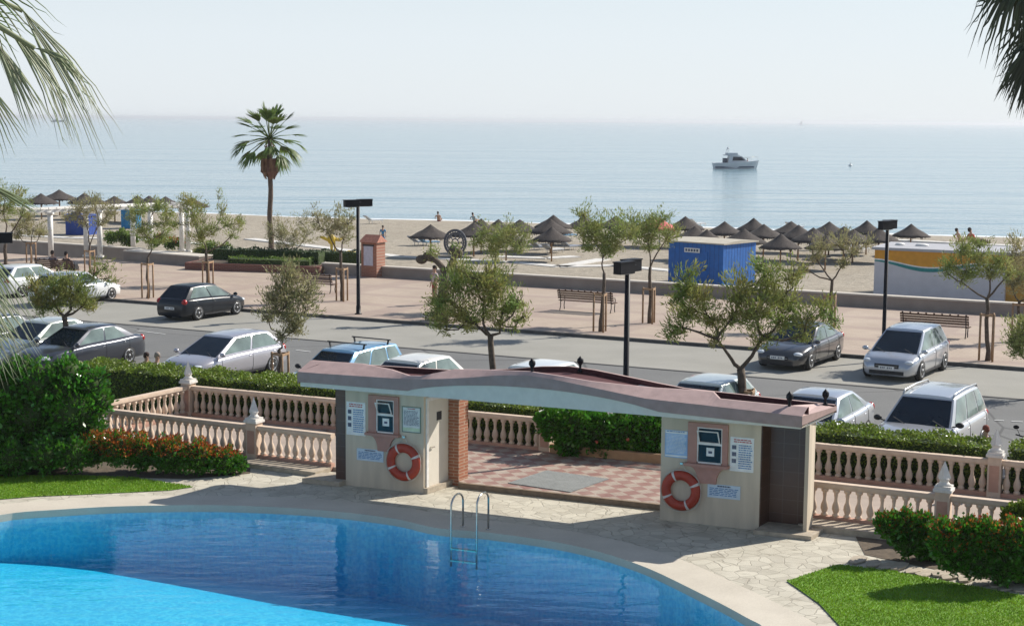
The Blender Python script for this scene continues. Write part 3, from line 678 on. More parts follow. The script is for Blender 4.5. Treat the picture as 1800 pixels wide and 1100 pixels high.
lifebuoy(8.17, .70, 'orange lifebuoy on the right kiosk wall, left of the long notice')
def board(name, label, a0, a1, z0, z1, style, seed):
    rnd = random.Random(seed); w, h = a1-a0, z1-z0; t = thing(name, label, 'sign', wallp(a0, z0, .012), atan2(A.y, A.x), None)
    paper = {'paper': plate, 'blue': mat('sign_blue', (.30,.45,.66), .5, .12, 5), 'pale': mat('sign_pale', (.52,.62,.70), .5, .06), 'frame': mat('sign_cream', (.60,.62,.60), .5)}[style]
    mb = MB(); mb.box((0, 0, 0), (w, .012, h)); mb.build('panel', paper, t)
    if style == 'frame':
        mb = MB(); mb.box((-.01, -.006, -.01), (.012, .012, h+.01)); mb.box((w-.012, -.006, -.01), (w+.01, .012, h+.01)); mb.box((.012, -.006, h-.01), (w-.012, .012, h+.01)); mb.box((.012, -.006, -.01), (w-.012, .012, .012)); mb.build('frame', mat('sign_frame', (.16,.22,.17), .5), t)
    X, Z = Vector((1, 0, 0)), Vector((0, 0, 1))
    def lines(x, ztop, ww, hh, rows, m, fill=.9, th=.5):
        mb = MB()
        rh = hh/rows
        for r in range(rows):
            xx = 0
            while xx < ww*fill:
                wl = rnd.uniform(.06, .2)*ww; x1 = min(xx+wl, ww)
                mb.box((x+xx, -.0022, ztop-(r+th)*rh), (x+x1, -.0002, ztop-r*rh)); xx = x1+ww*.03
        mb.build('printed_lines', m, t)
    if style == 'paper':
        lines(w*.15, h*.94, w*.75, h*.12, 2, inkred); lines(w*.36, h*.78, w*.58, h*.72, 11, inkblue); lines(w*.08, h*.76, w*.18, h*.6, 3, ink, 1, .6)
    elif style == 'blue':
        mb = MB(); mb.box((w*.02, -.0012, h*.88), (w*.98, -.0002, h*.985)); mb.box((w*.02, -.0012, .02), (w*.98, -.0002, h*.09)); mb.build('pale_band', plate, t)
        lines(w*.06, h*.84, w*.88, h*.7, 14, plate, .9, .35); lines(w*.06, h*.97, w*.8, h*.07, 1, inkblue)
    elif style == 'pale':
        lines(w*.3, h*.93, w*.4, h*.12, 1, ink, 1, .8); lines(w*.06, h*.74, w*.88, h*.62, 5, inkblue)
    else:
        lines(w*.3, h*.95, w*.4, h*.06, 1, inkred); lines(w*.08, h*.85, w*.84, h*.6, 12, ink, .9, .4)
        mb = MB(); mb.box((w*.03, -.0012, h*.04), (w*.97, -.0002, h*.18)); mb.build('colour_band', mat('sign_green', (.5,.6,.42), .6), t)
board('notice_board', 'tall white rules notice on the left kiosk, left of its window', .03, .53, 1.21, 1.99, 'paper', 1)
board('notice_board', 'green-framed text notice on the left kiosk between window and door corner', 1.49, 1.95, 1.40, 1.98, 'frame', 2)
board('notice_board', 'low wide pale notice on the left kiosk beside its lifebuoy', .30, 1.0, .63, .91, 'pale', 3)
board('notice_board', 'blue text notice on the right kiosk, left of its window', 7.78, 8.28, 1.39, 1.98, 'blue', 4)
board('notice_board', 'tall white rules notice on the right kiosk, right of its window', 9.21, 9.72, 1.22, 1.95, 'paper', 5)
board('notice_board', 'low wide pale notice on the right kiosk beside its lifebuoy', 8.74, 9.45, .61, .90, 'pale', 6)
# grating mat on the patio
mq = [G(*p, .125) for p in ((893, 849), (1003, 865), (1070, 842), (960, 827))]
c = sum(mq, Vector())/4; c.z = .123; loc = [q-c for q in mq]
t = thing('floor_grating', 'large grey grating mat lying on the checkered patio', 'floor mat', c)
mb = MB(); mb.prism([(p.x, p.y, 0) for p in loc], 0, .015); mb.build('mat_body', mat('grating_grey', (.21,.22,.215), .7, .2, 4, .3), t)
mb = MB()
for i in range(1, 24):
    u = i/24; mb.bar(loc[0].lerp(loc[1], u)+ZU*.019, loc[3].lerp(loc[2], u)+ZU*.019, .012, .008)
mb.build('grating_bars', mat('grating_light', (.30,.31,.30), .6), t)
# pool ladder
lp0, lp1 = G(797, 936), G(842, 941); dA = (lp1-lp0).normalized(); out = Vector((-dA.y, dA.x, 0)); out = -out if out.y < 0 else out
t = thing('pool_ladder', 'stainless steel pool ladder with two hooped handrails', 'pool ladder', lp0)
def hoop(o, h, dep):
    pts = [o-ZU*.68, o-ZU*.3, o+ZU*(h-.2)]
    for k in range(1, 9):
        th = pi*k/8; pts.append(o+out*(dep/2-dep/2*cos(th))+ZU*(h-.2+.2*sin(th)))
    pts.append(o+out*dep+ZU*.02); return pts
for p, hgt in ((Vector((0, 0, 0)), .78), (lp1-lp0, .86)):
    mb = MB(); mb.tube(hoop(p-out*.12, hgt, .62), .022, 8); hr = mb.build('handrail', steel, t)
    mb = MB(); mb.lathe([(.06, .018), (.055, .03), (.025, .035)], 12, p-out*.12+out*.62); mb.build('foot_plate', steel, hr)
for z in (-.30, -.55):
    mb = MB(); mb.bar(Vector((0, 0, z))-out*.12, (lp1-lp0)-out*.12+ZU*z, .09, .03); mb.build('rung', steel, t)

# ------------------------------------------------------------------ hedges, bushes
def box_surface_points(P, Q, dn, w, h, N, r):
    """points over the faces of a long box from P to Q, width w towards dn, height h"""
    Lx = (Q-P).length; d = np.array((Q-P).normalized()); nn = np.array(dn); P = np.array(P)
    ar = [Lx*w*1.6, Lx*h, Lx*h*.6, w*h, w*h]; k = r.choice(5, N, p=np.array(ar)/sum(ar))
    u = r.uniform(0, Lx, N); v = r.uniform(0, w, N); z = r.uniform(0, h, N)
    z[k == 0] = h; v[k == 1] = 0; v[k == 2] = w; u[k == 3] = 0; u[k == 4] = Lx
    lump = .05*np.sin(u*3.1)+.04*np.sin(u*7.3+v*5)
    z = z+lump*(k == 0)+r.normal(0, .03, N); v = v+r.normal(0, .035, N)+.05*np.sin(u*4.3)*(k != 0); u = u+r.normal(0, .03, N)
    return P+u[:, None]*d+v[:, None]*nn+np.stack([np.zeros(N), np.zeros(N), z], 1)
def hedge(label, P, Q, dn, w, h, seed, leaf=None, size=(.075, .05), dens=620, z0=0, cat='hedge'):
    r = np.random.default_rng(seed); t = thing('hedge', label, cat, (P.x, P.y, z0)); Qr = Q-P; Lx = Qr.length
    P0_ = Vector((0, 0, 0)); N = int(min(45000, dens*(Lx*(w+2*h))))
    C = box_surface_points(P0_, Vector((Qr.x, Qr.y, 0)), dn, w, h, N, r)
    leaf_cloud('foliage', C, size[0], size[1], leaf or hedgem, t, seed)
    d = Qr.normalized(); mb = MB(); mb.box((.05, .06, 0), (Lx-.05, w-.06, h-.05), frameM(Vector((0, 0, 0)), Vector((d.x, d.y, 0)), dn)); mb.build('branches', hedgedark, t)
    return t
hedge('long clipped hedge behind the left terrace, reaching the roof end', BL-FA*4.6+FN*.35, BL+FA*6.2+FN*.35, FN, 1.45, 1.14, 11)
hedge('clipped hedge seen through the gate behind the patio balustrade', BL+FA*6.6+FN*.35, BL+FA*(dm+.1)+FN*.35, FN, 1.2, 1.12, 12)
hedge('clipped bright hedge along the rear of the right terrace', BL+FA*(q0-.5)+FN*.35, BL+FA*(dRl-.2)+FN*.35, FN, 1.2, 1.15, 13)
hedge('short end of clipped hedge right of the spiked post, cut by the frame', BL+FA*(dRl+.25)+FN*.35, BL+FA*(dRl+5)+FN*.35, FN, 1.2, 1.15, 14)
def bush(name, label, lobes, base, seed, leaf=None, size=(.11, .07), N=6000, tips=None, tipfrac=.25, cat='shrub', group=None, inner=True, flowers=0):
    """lobes: (px,py,radius_px) traced at the bush's own distance"""
    r = np.random.default_rng(seed); s = scale_at(base); t = thing(name, label, cat, base, 0, group)
    L_ = [((x-0), 0) for x in ()]; C = []; D_ = []; mbi = MB(); tot = sum(l[2]**2 for l in lobes)
    for (px, py, rp_) in lobes:
        c = np.array(D(px, py, base.y+r.uniform(-.25, .25)*rp_/s) - Vector(base)); R = rp_/s
        n = int(N*rp_**2/tot); v = r.normal(size=(n, 3)); v /= np.linalg.norm(v, axis=1)[:, None]
        rad = R*(r.uniform(.60, 1.04, n)+.22*(r.uniform(size=n) > .9)*r.uniform(size=n))[:, None]*(1+.24*np.sin(v[:, :1]*6+px)*np.cos(v[:, 2:]*7+py))
        C.append(c+v*rad); D_.append(v+np.array([0, 0, .4]))
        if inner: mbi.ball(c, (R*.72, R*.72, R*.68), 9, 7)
    C = np.concatenate(C); D_ = np.concatenate(D_); k = C[:, 2] > .02; C = C[k]; D_ = D_[k]
    if tips is not None:
        up = (C[:, 2] > np.quantile(C[:, 2], .45)) & (r.uniform(size=len(C)) < tipfrac*2); 
        leaf_cloud('red_tips', C[up]+np.array([0, 0, .04]), size[0]*.9, size[1]*.9, tips, t, seed+1, D_[up]); C = C[~up]; D_ = D_[~up]
    leaf_cloud('foliage', C, size[0], size[1], leaf or bushm, t, seed, D_)
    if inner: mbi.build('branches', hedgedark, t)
    if flowers:
        k = r.choice(len(C), flowers); mb = MB()
        for q in k: mb.ball(C[q]*1.02, .05, 6, 4)
        mb.build('flower', flowerp, t)
    return t
bush('shrub', 'big glossy dark green bush at the left edge beside the hedge',
     [(20,690,50),(70,672,42),(118,658,36),(158,676,34),(176,706,26),(60,730,60),(130,720,58),(100,770,55),(20,780,55),(150,755,35),(-40,720,70),(-40,660,50),(40,655,34),(120,690,50)], G(80, 822), 21, N=16000, size=(.13, .075))
bush('shrub', 'low dark green bush at the foot of the big left bush', [(20,805,35),(80,800,34),(130,800,32),(-30,810,40)], G(60, 838), 22, N=5000, size=(.10, .06))
bush('shrub', 'low shrub with red leaf tips left of the front balustrade post', [(165,790,30),(205,787,32),(250,795,32),(300,797,34),(350,802,32),(395,810,26),(420,815,16)], G(290, 832), 23, N=13000, tips=redleaf, size=(.085, .055))
bush('shrub', 'hibiscus bush with a few red flowers at the back of the patio', [(975,745,30),(1010,745,36),(1050,755,38),(1095,755,40),(1140,760,40),(1000,780,26),(1060,785,28),(1120,790,30),(1165,770,38),(960,738,18)], G(1055, 808), 24, N=12000, size=(.13, .085), flowers=7)
bush('shrub', 'leafy green shrub with orange tips in front of the right balustrade', [(1560,922,24),(1590,918,26),(1620,925,26),(1645,935,24),(1575,940,20),(1600,955,24),(1640,965,26)], G(1600, 985), 25, N=9000, tips=redleaf, size=(.085, .05), tipfrac=.05)
bush('shrub', 'wide shrub with orange tips right of the front balustrade post', [(1665,940,30),(1700,938,32),(1740,945,34),(1780,948,36),(1820,950,36),(1680,975,32),(1720,985,32),(1765,995,34),(1815,1000,36),(1660,960,28)], G(1740, 1030), 26, N=20000, tips=redleaf, size=(.085, .05), tipfrac=.07)
bush('shrub', 'bright green shrub top at the right edge behind the orange-tipped shrubs', [(1780,905,20),(1810,900,26),(1835,915,30)], G(1800, 965), 27, N=3500, leaf=hedgem, size=(.09, .055))
# low planter kerb behind the patio with lattice panel
kp = [BL+FA*(dm+.2)-FN*.05, BL+FA*(q0-.7)-FN*.05]; kd = (kp[1]-kp[0])
mb = MB(); mb.box((0, 0, 0), (kd.length, .16, .34), frameM(Vector((0, 0, 0)), FA, FN)); tag(mb.build('planter_kerb', mat('kerb_ochre', (.36,.22,.12), .85, .15, 5, .2), None, kp[0]-FN*.2), 'low ochre kerb in front of the hibiscus', 'kerb')
lt = BL+FA*(dm+2.0)+FN*.5; t = thing('lattice_panel', 'white lattice panel behind the hibiscus', 'lattice', lt, atan2(FA.y, FA.x))
mb = MB(); mb.box((0, 0, 0), (1.1, .04, .05)); mb.box((0, 0, 1.25), (1.1, .04, 1.30)); mb.box((0, 0, .05), (.04, .04, 1.25)); mb.box((1.06, 0, .05), (1.1, .04, 1.25)); mb.build('frame', white, t)
mb = MB()
for i in range(-8, 9):
    for s in (1, -1):
        x0 = .55+i*.13; p = [];
        for z in np.linspace(.06, 1.24, 12):
            x = x0+s*(z-.65)
            if .04 < x < 1.06: p.append((x, .02+s*.006, z))
        if len(p) > 1: mb.bar(p[0], p[-1], .012, .012)
mb.build('lattice', white, t)
lt = BL+FA*(dm+3.3)+FN*.5; t = thing('metal_gate', 'dark blue metal gate behind the hibiscus, beside the right kiosk', 'gate', lt, atan2(FA.y, FA.x))
mb = MB(); mb.box((0, 0, 0), (.05, .05, 1.5)); mb.box((2.2, 0, 0), (2.25, .05, 1.5)); mb.box((.05, 0, 1.44), (2.2, .05, 1.5)); mb.box((.05, 0, .05), (2.2, .05, .11)); mb.build('frame', mat('gate_blue', (.03,.045,.075), .5), t)
mb = MB()
for i in range(24): mb.box((.1+i*.088, .01, .11), (.13+i*.088, .04, 1.44))
mb.build('bars', MATS['gate_blue'], t)
#PART2
# ------------------------------------------------------------------ cars
def interp(tab, x):
    if x <= tab[0][0]: return tab[0][1]
    for (a, u), (b, v) in zip(tab, tab[1:]):
        if x <= b: return u+(v-u)*(x-a)/(b-a)
    return tab[-1][1]
KINDS = {  # belt/bonnet line, cabin: rear base, roof rear, roof front, screen base
 'hatch': dict(top=[(-.5,.40),(-.49,.56),(-.455,.64),(-.2,.64),(.1,.615),(.26,.585),(.38,.545),(.465,.47),(.5,.33)], cab=(-.478,-.335,.06,.30), side=(.10,.92,.52)),
 'sedan': dict(top=[(-.5,.40),(-.49,.58),(-.46,.66),(-.36,.685),(-.2,.655),(.1,.63),(.22,.60),(.36,.56),(.46,.47),(.5,.34)], cab=(-.385,-.235,.04,.245), side=(.14,.90,.50)),
 'estate': dict(top=[(-.5,.38),(-.492,.54),(-.47,.60),(-.2,.605),(.1,.60),(.22,.59),(.37,.565),(.465,.49),(.5,.36)], cab=(-.485,-.425,.06,.245), side=(.06,.92,.62)),
 'mono': dict(top=[(-.5,.38),(-.49,.54),(-.46,.62),(-.2,.60),(.1,.575),(.28,.55),(.39,.51),(.47,.44),(.5,.32)], cab=(-.475,-.385,.07,.335), side=(.08,.93,.54)),
}
WID = [(-.5,.80),(-.48,.89),(-.42,.97),(-.3,1),(.25,1),(.38,.965),(.45,.89),(.485,.80),(.5,.68)]
def paint(name, c, metal=.35): return mat(name, c, .28, .03, 2, spec=.6, metal=metal, coat=.8)
def make_car(label, kind, L, Wc, H, pm, loc, ang, rails=None, rack=False, group='cars parked along the road', cat='car', spokes=5):
    K = KINDS[kind]; t = thing('parked_car', label, cat, loc, ang, group); h2 = Wc/2; zb = .19
    def zt(x): return interp(K['top'], x)*H
    def hw(x): return interp(WID, x)*h2
    def ring(x):
        w, z = hw(x), zt(x); m = .5*(zb+.12+z)
        return [(0, zb), (w*.86, zb), (w*.955, zb+.07), (w*.99, zb+.20), (w, m), (w*.985, z-.16*(z-zb)), (w*.955, z-.06), (w*.88, z-.012), (w*.6, z+.012), (0, z+.02)]
    st = [-.5,-.496,-.485,-.46,-.42,-.36,-.3,-.2,-.1,0,.1,.2,.26,.32,.38,.43,.465,.485,.496,.5]
    mb = MB(); vs = []; 
    for x in st:
        half = ring(x); full = half+[(-y, z) for y, z in half[-2:0:-1]]
        sh = 0 
        vs += [(x*L, y, z) for y, z in full]
    k = len(full); fs = [(i*k+j, (i+1)*k+j, (i+1)*k+(j+1) % k, i*k+(j+1) % k) for i in range(len(st)-1) for j in range(k)]
    fs += [tuple(range(k)), tuple(range(len(st)*k-1, (len(st)-1)*k-1, -1))]
    mb.add(vs, fs, 0, True); body = mb.build('body', [pm, dark], t)
    bm = bmesh.new(); bm.from_mesh(body.data); bmesh.ops.recalc_face_normals(bm, faces=bm.faces); bm.to_mesh(body.data); bm.free()
    wr = .315 if H < 1.6 else .345; axf, axr = .315*L, -.295*L
    cut = MB()
    for ax in (axf, axr):
        for s in (-1, 1): cut.lathe([(wr*1.13, 0), (wr*1.13, .32)], 28, (ax, s*(h2+.06), wr), Matrix.Rotation(s*pi/2, 3, 'X'), 1, False)
    co_ = cut.build('cutter', [pm, dark]); 
    bm = bmesh.new(); bm.from_mesh(co_.data); bmesh.ops.recalc_face_normals(bm, faces=bm.faces); bm.to_mesh(co_.data); bm.free()
    md = body.modifiers.new('b', 'BOOLEAN'); md.operation = 'DIFFERENCE'; md.object = co_; md.solver = 'EXACT'
    evaluated(body); bpy.data.objects.remove(co_)
    # cabin shell
    xr, xrr, xrf, xw = [q*L for q in K['cab']]; zr, zw = zt(K['cab'][0])-.03, zt(K['cab'][3])-.02
    def section(u, v):       # u 0 rear .. 1 front along, v 0 belt .. 1 window top ; returns half width, x, z
        xb = xr+(xw-xr)*u; xt = xrr+(xrf-xrr)*u; z0 = zt(xb/L)-.02; z1 = H*(.925+.03*sin(pi*min(1, max(0, u*.9+.1)))); 
        x = xb+(xt-xb)*v; z = z0+(z1-z0)*v; w = h2*(.90+(.70-.90)*v**1.15)*(1-.05*(abs(u-.5)*2)**3)
        return x, w, z
    us = [0, .08, .25, .5, .75, .92, 1]; vsx = []; rowsn = 0
    for u in us:
        pr = []
        for v in (0, .35, .7, 1.0):
            x, w, z = section(u, v); pr.append((x, w, z))
        x, w, z = pr[-1]; q = .02*(1 if u > .5 else -1)*0
        pr += [(x*.985, w*.93, z+.035), (x*.95, w*.6, z+.058), (x*.94, 0, z+.065)]
        full = pr+[(a, -b, c) for a, b, c in pr[-2::-1]]; vsx.append(full)
    mb = MB(); kk = len(vsx[0]); flat = [p for r in vsx for p in r]
    fs = [(i*kk+j, i*kk+j+1, (i+1)*kk+j+1, (i+1)*kk+j) for i in range(len(us)-1) for j in range(kk-1)]
    q0_ = (len(us)-1)*kk; lo_ = (0, 1, 2, 3, 9, 10, 11, 12); hi_ = (3, 4, 5, 6, 7, 8, 9)
    fs += [lo_[::-1], hi_[::-1], tuple(q0_+i for i in lo_), tuple(q0_+i for i in hi_)]
    mb.add(flat, fs, 0, True); cb = mb.build('roof', pm, t)
    bm = bmesh.new(); bm.from_mesh(cb.data); bmesh.ops.recalc_face_normals(bm, faces=bm.faces)
    bm.to_mesh(cb.data); bm.free()
    md = cb.modifiers.new('e', 'EDGE_SPLIT'); md.split_angle = radians(42); evaluated(cb)
    def pane(name, P4, m, parent=t, off=.006, grid=4):
        """bent glass panel from function P4(s,r)"""
        mbp = MB(); g = [[Vector(P4(i/grid, j/grid)) for j in range(grid+1)] for i in range(grid+1)]
        nrm = (g[-1][0]-g[0][0]).cross(g[0][-1]-g[0][0]).normalized(); c = (g[0][0]+g[-1][-1])/2
        if nrm.dot(c-Vector((0, 0, H*.6))) < 0: nrm = -nrm
        n_ = grid+1; top = [p+nrm*off for r in g for p in r]; bot = [p-nrm*.01 for r in g for p in r]
        f = [(i*n_+j, (i+1)*n_+j, (i+1)*n_+j+1, i*n_+j+1) for i in range(grid) for j in range(grid)]
        f2 = [tuple(n_*n_+q for q in a[::-1]) for a in f]
        bd_ = [i for i in range(n_)]+[i*n_+grid for i in range(1, n_)]+[grid*n_+j for j in range(grid-1, -1, -1)]+[i*n_ for i in range(grid-1, 0, -1)]
        f3 = [(bd_[i], bd_[(i+1) % len(bd_)], bd_[(i+1) % len(bd_)]+n_*n_, bd_[i]+n_*n_) for i in range(len(bd_))]
        mbp.add(top+bot, f+f2+f3); o = mbp.build(name, m, parent)
        bm = bmesh.new(); bm.from_mesh(o.data); bmesh.ops.recalc_face_normals(bm, faces=bm.faces); bm.to_mesh(o.data); bm.free(); return o
    def side(s):
        a, b, mid = K['side']
        cuts = [(a, mid-.015), (mid+.015, b)] if kind != 'estate' else [(a, .28), (.31, mid-.015), (mid+.015, b)]
        for (u0, u1) in cuts:
            def f(i, j, u0=u0, u1=u1):
                v = .07+.88*j; x, w, z = section(u0+(u1-u0)*i, v); return (x, s*w, z)
            pane('side_window', f, glassl)
    side(1); side(-1)
    def ws(i, j):
        v = .06+.89*j; x, w, z = section(1, v); return (x+.004, (2*i-1)*w*.93, z)
    pane('windscreen', ws, glassd)
    def rs(i, j):
        v = .14+.76*j; x, w, z = section(0, v); return (x-.004, (2*i-1)*w*.85, z)
    pane('rear_window', rs, glassd)
    # wheels
    for ax in (axf, axr):
        for s in (-1, 1):
            M = Matrix.Rotation(-s*pi/2, 3, 'X'); mb = MB()
            mb.lathe([(wr*.62, .02), (wr*.66, .0), (wr*.92, 0), (wr, .03), (wr, .17), (wr*.9, .2), (wr*.3, .2)], 26, (ax, s*(h2-.20), wr), M)
            o = mb.build('wheel', rubber, t)
            # mirrored so that the rim faces out
            c = Vector((ax, s*(h2+.001), wr)); r_ = MB()
            r_.lathe([(wr*.66, -.03), (wr*.68, .0), (wr*.62, .008), (wr*.60, -.03), (0, -.045)], 26, c, M)
            for q in range(spokes):
                an = 2*pi*q/spokes+.3; e = Vector((cos(an), 0, sin(an)))
                r_.bar(c-Vector((0, s*.02, 0)), c-Vector((0, s*.008, 0))+e*wr*.62, .07, .02, Vector((0, 1, 0)))
            r_.ball(c-Vector((0, s*.01, 0)), .05, 8, 5); r_.build('rim', chrome, o)
            dk = MB(); dk.lathe([(wr*.59, -.034), (0, -.038)], 20, c+Vector((0, s*.0, 0)), M); dk.build('brake', dark, o)
    # trim
    for s in (-1, 1):
        for xs_ in ((section(K['side'][2], 0)[0]), section(.93, 0)[0]+.08, section(.13, 0)[0]+.0):
            x = xs_/L; rg = ring(x)[2:8]; mb = MB()
            mb.tube([(xs_, s*(y0+.0015), z0) for y0, z0 in rg], .007, 4); mb.build('door_seam', dark, t)
        mb = MB(); mb.box((axr+wr*1.2, s*h2*.955-.02, zb+.01), (axf-wr*1.2, s*h2*.955+.02, zb+.075)); mb.build('sill', dark, t)
    for s in (-1, 1):
        for xx in (section(K['side'][2], 0)[0]+.12, section(.16, 0)[0]+.14):
            x = xx/L; mb = MB(); mb.ball((xx, s*(hw(x)*.985+.006), zt(x)-.17), (.09, .018, .016), 8, 5); mb.build('door_handle', pm, t)
        xm = section(.96, 0)[0]; mb = MB(); mb.ball((xm+.02, s*(h2*.93+.11), zt(xm/L)+.08), (.07, .11, .075), 10, 7); mb.bar((xm+.02, s*h2*.86, zt(xm/L)+.02), (xm+.02, s*(h2*.93+.06), zt(xm/L)+.05), .05, .03); mb.build('mirror', dark if rack or kind == 'estate' else pm, t)
        # lamps
        mb = MB(); xf = .452; mb.ball((xf*L, s*hw(xf)*.80, zt(xf)-.09), (.17, .17, .075), 12, 8, 0, Matrix.Rotation(-s*.5, 3, 'Z')); mb.build('headlight', lampclear, t)
        mb = MB(); xf = -.462; mb.ball((xf*L, s*hw(xf)*.86, zt(xf)-.12), (.13, .13, .13), 12, 8, 0, Matrix.Rotation(s*.4, 3, 'Z')); mb.build('tail_light', lampred, t)
    mb = MB(); mb.box((L*.478, -h2*.42, zt(.48)-.20), (L*.5+.012, h2*.42, zt(.48)-.07)); mb.bar((L*.5+.014, -h2*.38, zt(.48)-.135), (L*.5+.014, h2*.38, zt(.48)-.135), .012, .014, mi=1); mb.build('grille', [dark, chrome], t)
    mb = MB(); mb.box((L*.48, -h2*.60, zb+.05), (L*.5+.008, h2*.60, zb+.17)); mb.build('bumper_intake', dark, t)
    for s in (-1, 1):
        mb = MB(); mb.box((-.045 if s < 0 else 0, -.26, 0), (0 if s < 0 else .045, .26, .11)); pz = .40 if s > 0 else .48
        for q in range(7):
            if q != 3: xq = (.0465 if s > 0 else -.0465); mb.box((min(xq, xq-.001*s), -.21+q*.06, .03), (max(xq, xq-.001*s), -.175+q*.06, .085), None, 1)
        mb.build('number_plate', [plate, ink], t, (s*(L*.5-.015), 0, pz))
    xh0, xh1 = section(1, .02)[0], 0
    mb = MB()
    for s in (-.15, .35): mb.bar((xh0+.03, s*Wc, zw+.03), (xh0-.12, s*Wc-.35, zw+.16), .014, .012)
    mb.build('wiper', dark, t)
    if rails:
        for s in (-1, 1):
            zz = H*.955; mb = MB(); x0, x1 = xrr+.1, xrf-.05; mb.tube([(x0-.06, s*h2*.64, zz-.02), (x0+.05, s*h2*.64, zz+.06), (0.5*(x0+x1), s*h2*.64, zz+.10), (x1-.1, s*h2*.64, zz+.07), (x1+.04, s*h2*.64, zz-.02)], .022, 7); mb.build('roof_rail', rails, t)
    if rack:
        for f in (.22, .80):
            x = xrr+(xrf-xrr)*f; mb = MB(); mb.bar((x, -h2*.78, H+.10), (x, h2*.78, H+.10), .06, .03)
            for s in (-1, 1): mb.bar((x, s*h2*.66, H*.96), (x, s*h2*.70, H+.09), .05, .04)
            mb.build('roof_rack_bar', dark, t)
    return t
p_silver = paint('paint_silver', (.50,.52,.56), .55); p_lilac = paint('paint_lilac_silver', (.50,.485,.52), .5)
p_white = paint('paint_white', (.72,.74,.74), 0); p_cream = paint('paint_cream', (.74,.72,.66), 0)
p_blue = paint('paint_light_blue', (.20,.38,.55), .4); p_black = mat('paint_black', (.006,.010,.016), .3, .03, 2, spec=.35, coat=.25)
p_char = paint('paint_charcoal', (.045,.050,.065), .4); p_grey = paint('paint_dark_grey', (.08,.078,.08), .5)
p_pale = paint('paint_pale_green_silver', (.52,.56,.54), .4)
NB = -B; ANG_IN = atan2(-B.y, -B.x); ANG_OUT = atan2(B.y, B.x)
def by_wheel(px, py, L, Wc, ang, which):
    """centre of a car whose wheel on viewer's side touches the ground at a photo point"""
    g = G(px, py); d = Vector((cos(ang), sin(ang), 0)); l = Vector((-d.y, d.x, 0))
    ax, s = {'rl': (-.295, 1), 'fl': (.315, 1), 'rr': (-.295, -1), 'fr': (.315, -1)}[which]
    return g - d*ax*L - l*s*Wc/2
def by_roof(px, py, H): g = G(px, py, H); g.z = 0; return g
make_car('small black hatchback parked at the promenade kerb, rear towards us', 'hatch', 4.0, 1.78, 1.47, p_black, by_wheel(350, 563, 4.0, 1.78, ANG_OUT, 'rr'), ANG_OUT)
make_car('white hatchback half hidden behind the leftmost roadside tree, rear towards us', 'hatch', 4.35, 1.85, 1.45, p_white, by_wheel(197, 528, 4.35, 1.85, ANG_OUT, 'fr'), ANG_OUT)
make_car('white car at the far left edge at the promenade kerb, behind drooping palm strands', 'hatch', 4.4, 1.85, 1.48, p_white, by_wheel(28, 527, 4.4, 1.85, ANG_OUT, 'rr')+Vector((0, 1.0, 0)), ANG_OUT)
make_car('dark grey shiny coupe at the promenade kerb, partly behind the big forked tree', 'sedan', 4.5, 1.85, 1.42, p_grey, by_wheel(1426, 650, 4.5, 1.85, ANG_IN, 'fl'), ANG_IN)
make_car('silver compact people carrier at the promenade kerb, front towards us', 'mono', 4.35, 1.95, 1.62, p_silver, by_wheel(1621, 669, 4.35, 1.95, ANG_IN, 'fl'), ANG_IN, spokes=7)
make_car('charcoal saloon behind the left hedge next to a staked tree', 'sedan', 4.7, 1.85, 1.45, p_char, by_wheel(228, 640, 4.7, 1.85, ANG_IN, 'rl'), ANG_IN)
make_car('pale silver saloon behind the staked tree at the left, beyond the charcoal one', 'sedan', 4.7, 1.85, 1.45, p_pale, by_roof(72, 562, 1.42), ANG_IN)
make_car('dark car cut by the left edge of the picture', 'hatch', 4.2, 1.8, 1.45, p_char, by_roof(-38, 556, 1.42), ANG_IN)
make_car('lilac-silver hatchback with swept windows behind the spiked corner post', 'hatch', 4.5, 1.9, 1.46, p_lilac, by_wheel(480, 656, 4.5, 1.9, ANG_IN, 'rl'), ANG_IN)
make_car('light blue estate car with black roof bars', 'estate', 4.5, 1.9, 1.55, p_blue, by_roof(604, 611, 1.52), ANG_IN, rack=True)
make_car('white rounded car just right of the light blue one, above the gatehouse roof', 'hatch', 4.2, 1.9, 1.42, p_cream, by_roof(716, 630, 1.40), ANG_IN)
make_car('white car whose roof alone shows behind the roof finials', 'hatch', 4.2, 1.95, 1.46, p_white, by_roof(936, 641, 1.44), ANG_IN)
make_car('pale silver hatchback roof and side window left of the forked tree trunk', 'hatch', 4.2, 1.9, 1.46, p_pale, by_roof(1238, 667, 1.44), ANG_IN)
make_car('silver saloon behind the right end of the gatehouse roof', 'sedan', 4.5, 1.95, 1.45, p_silver, by_roof(1436, 690, 1.43), ANG_IN)
make_car('big silver estate with roof rails behind the right hedge', 'estate', 4.7, 2.0, 1.72, paint('paint_warm_silver', (.52,.52,.53), .5), by_roof(1637, 688, 1.70), ANG_IN, rails=chrome)

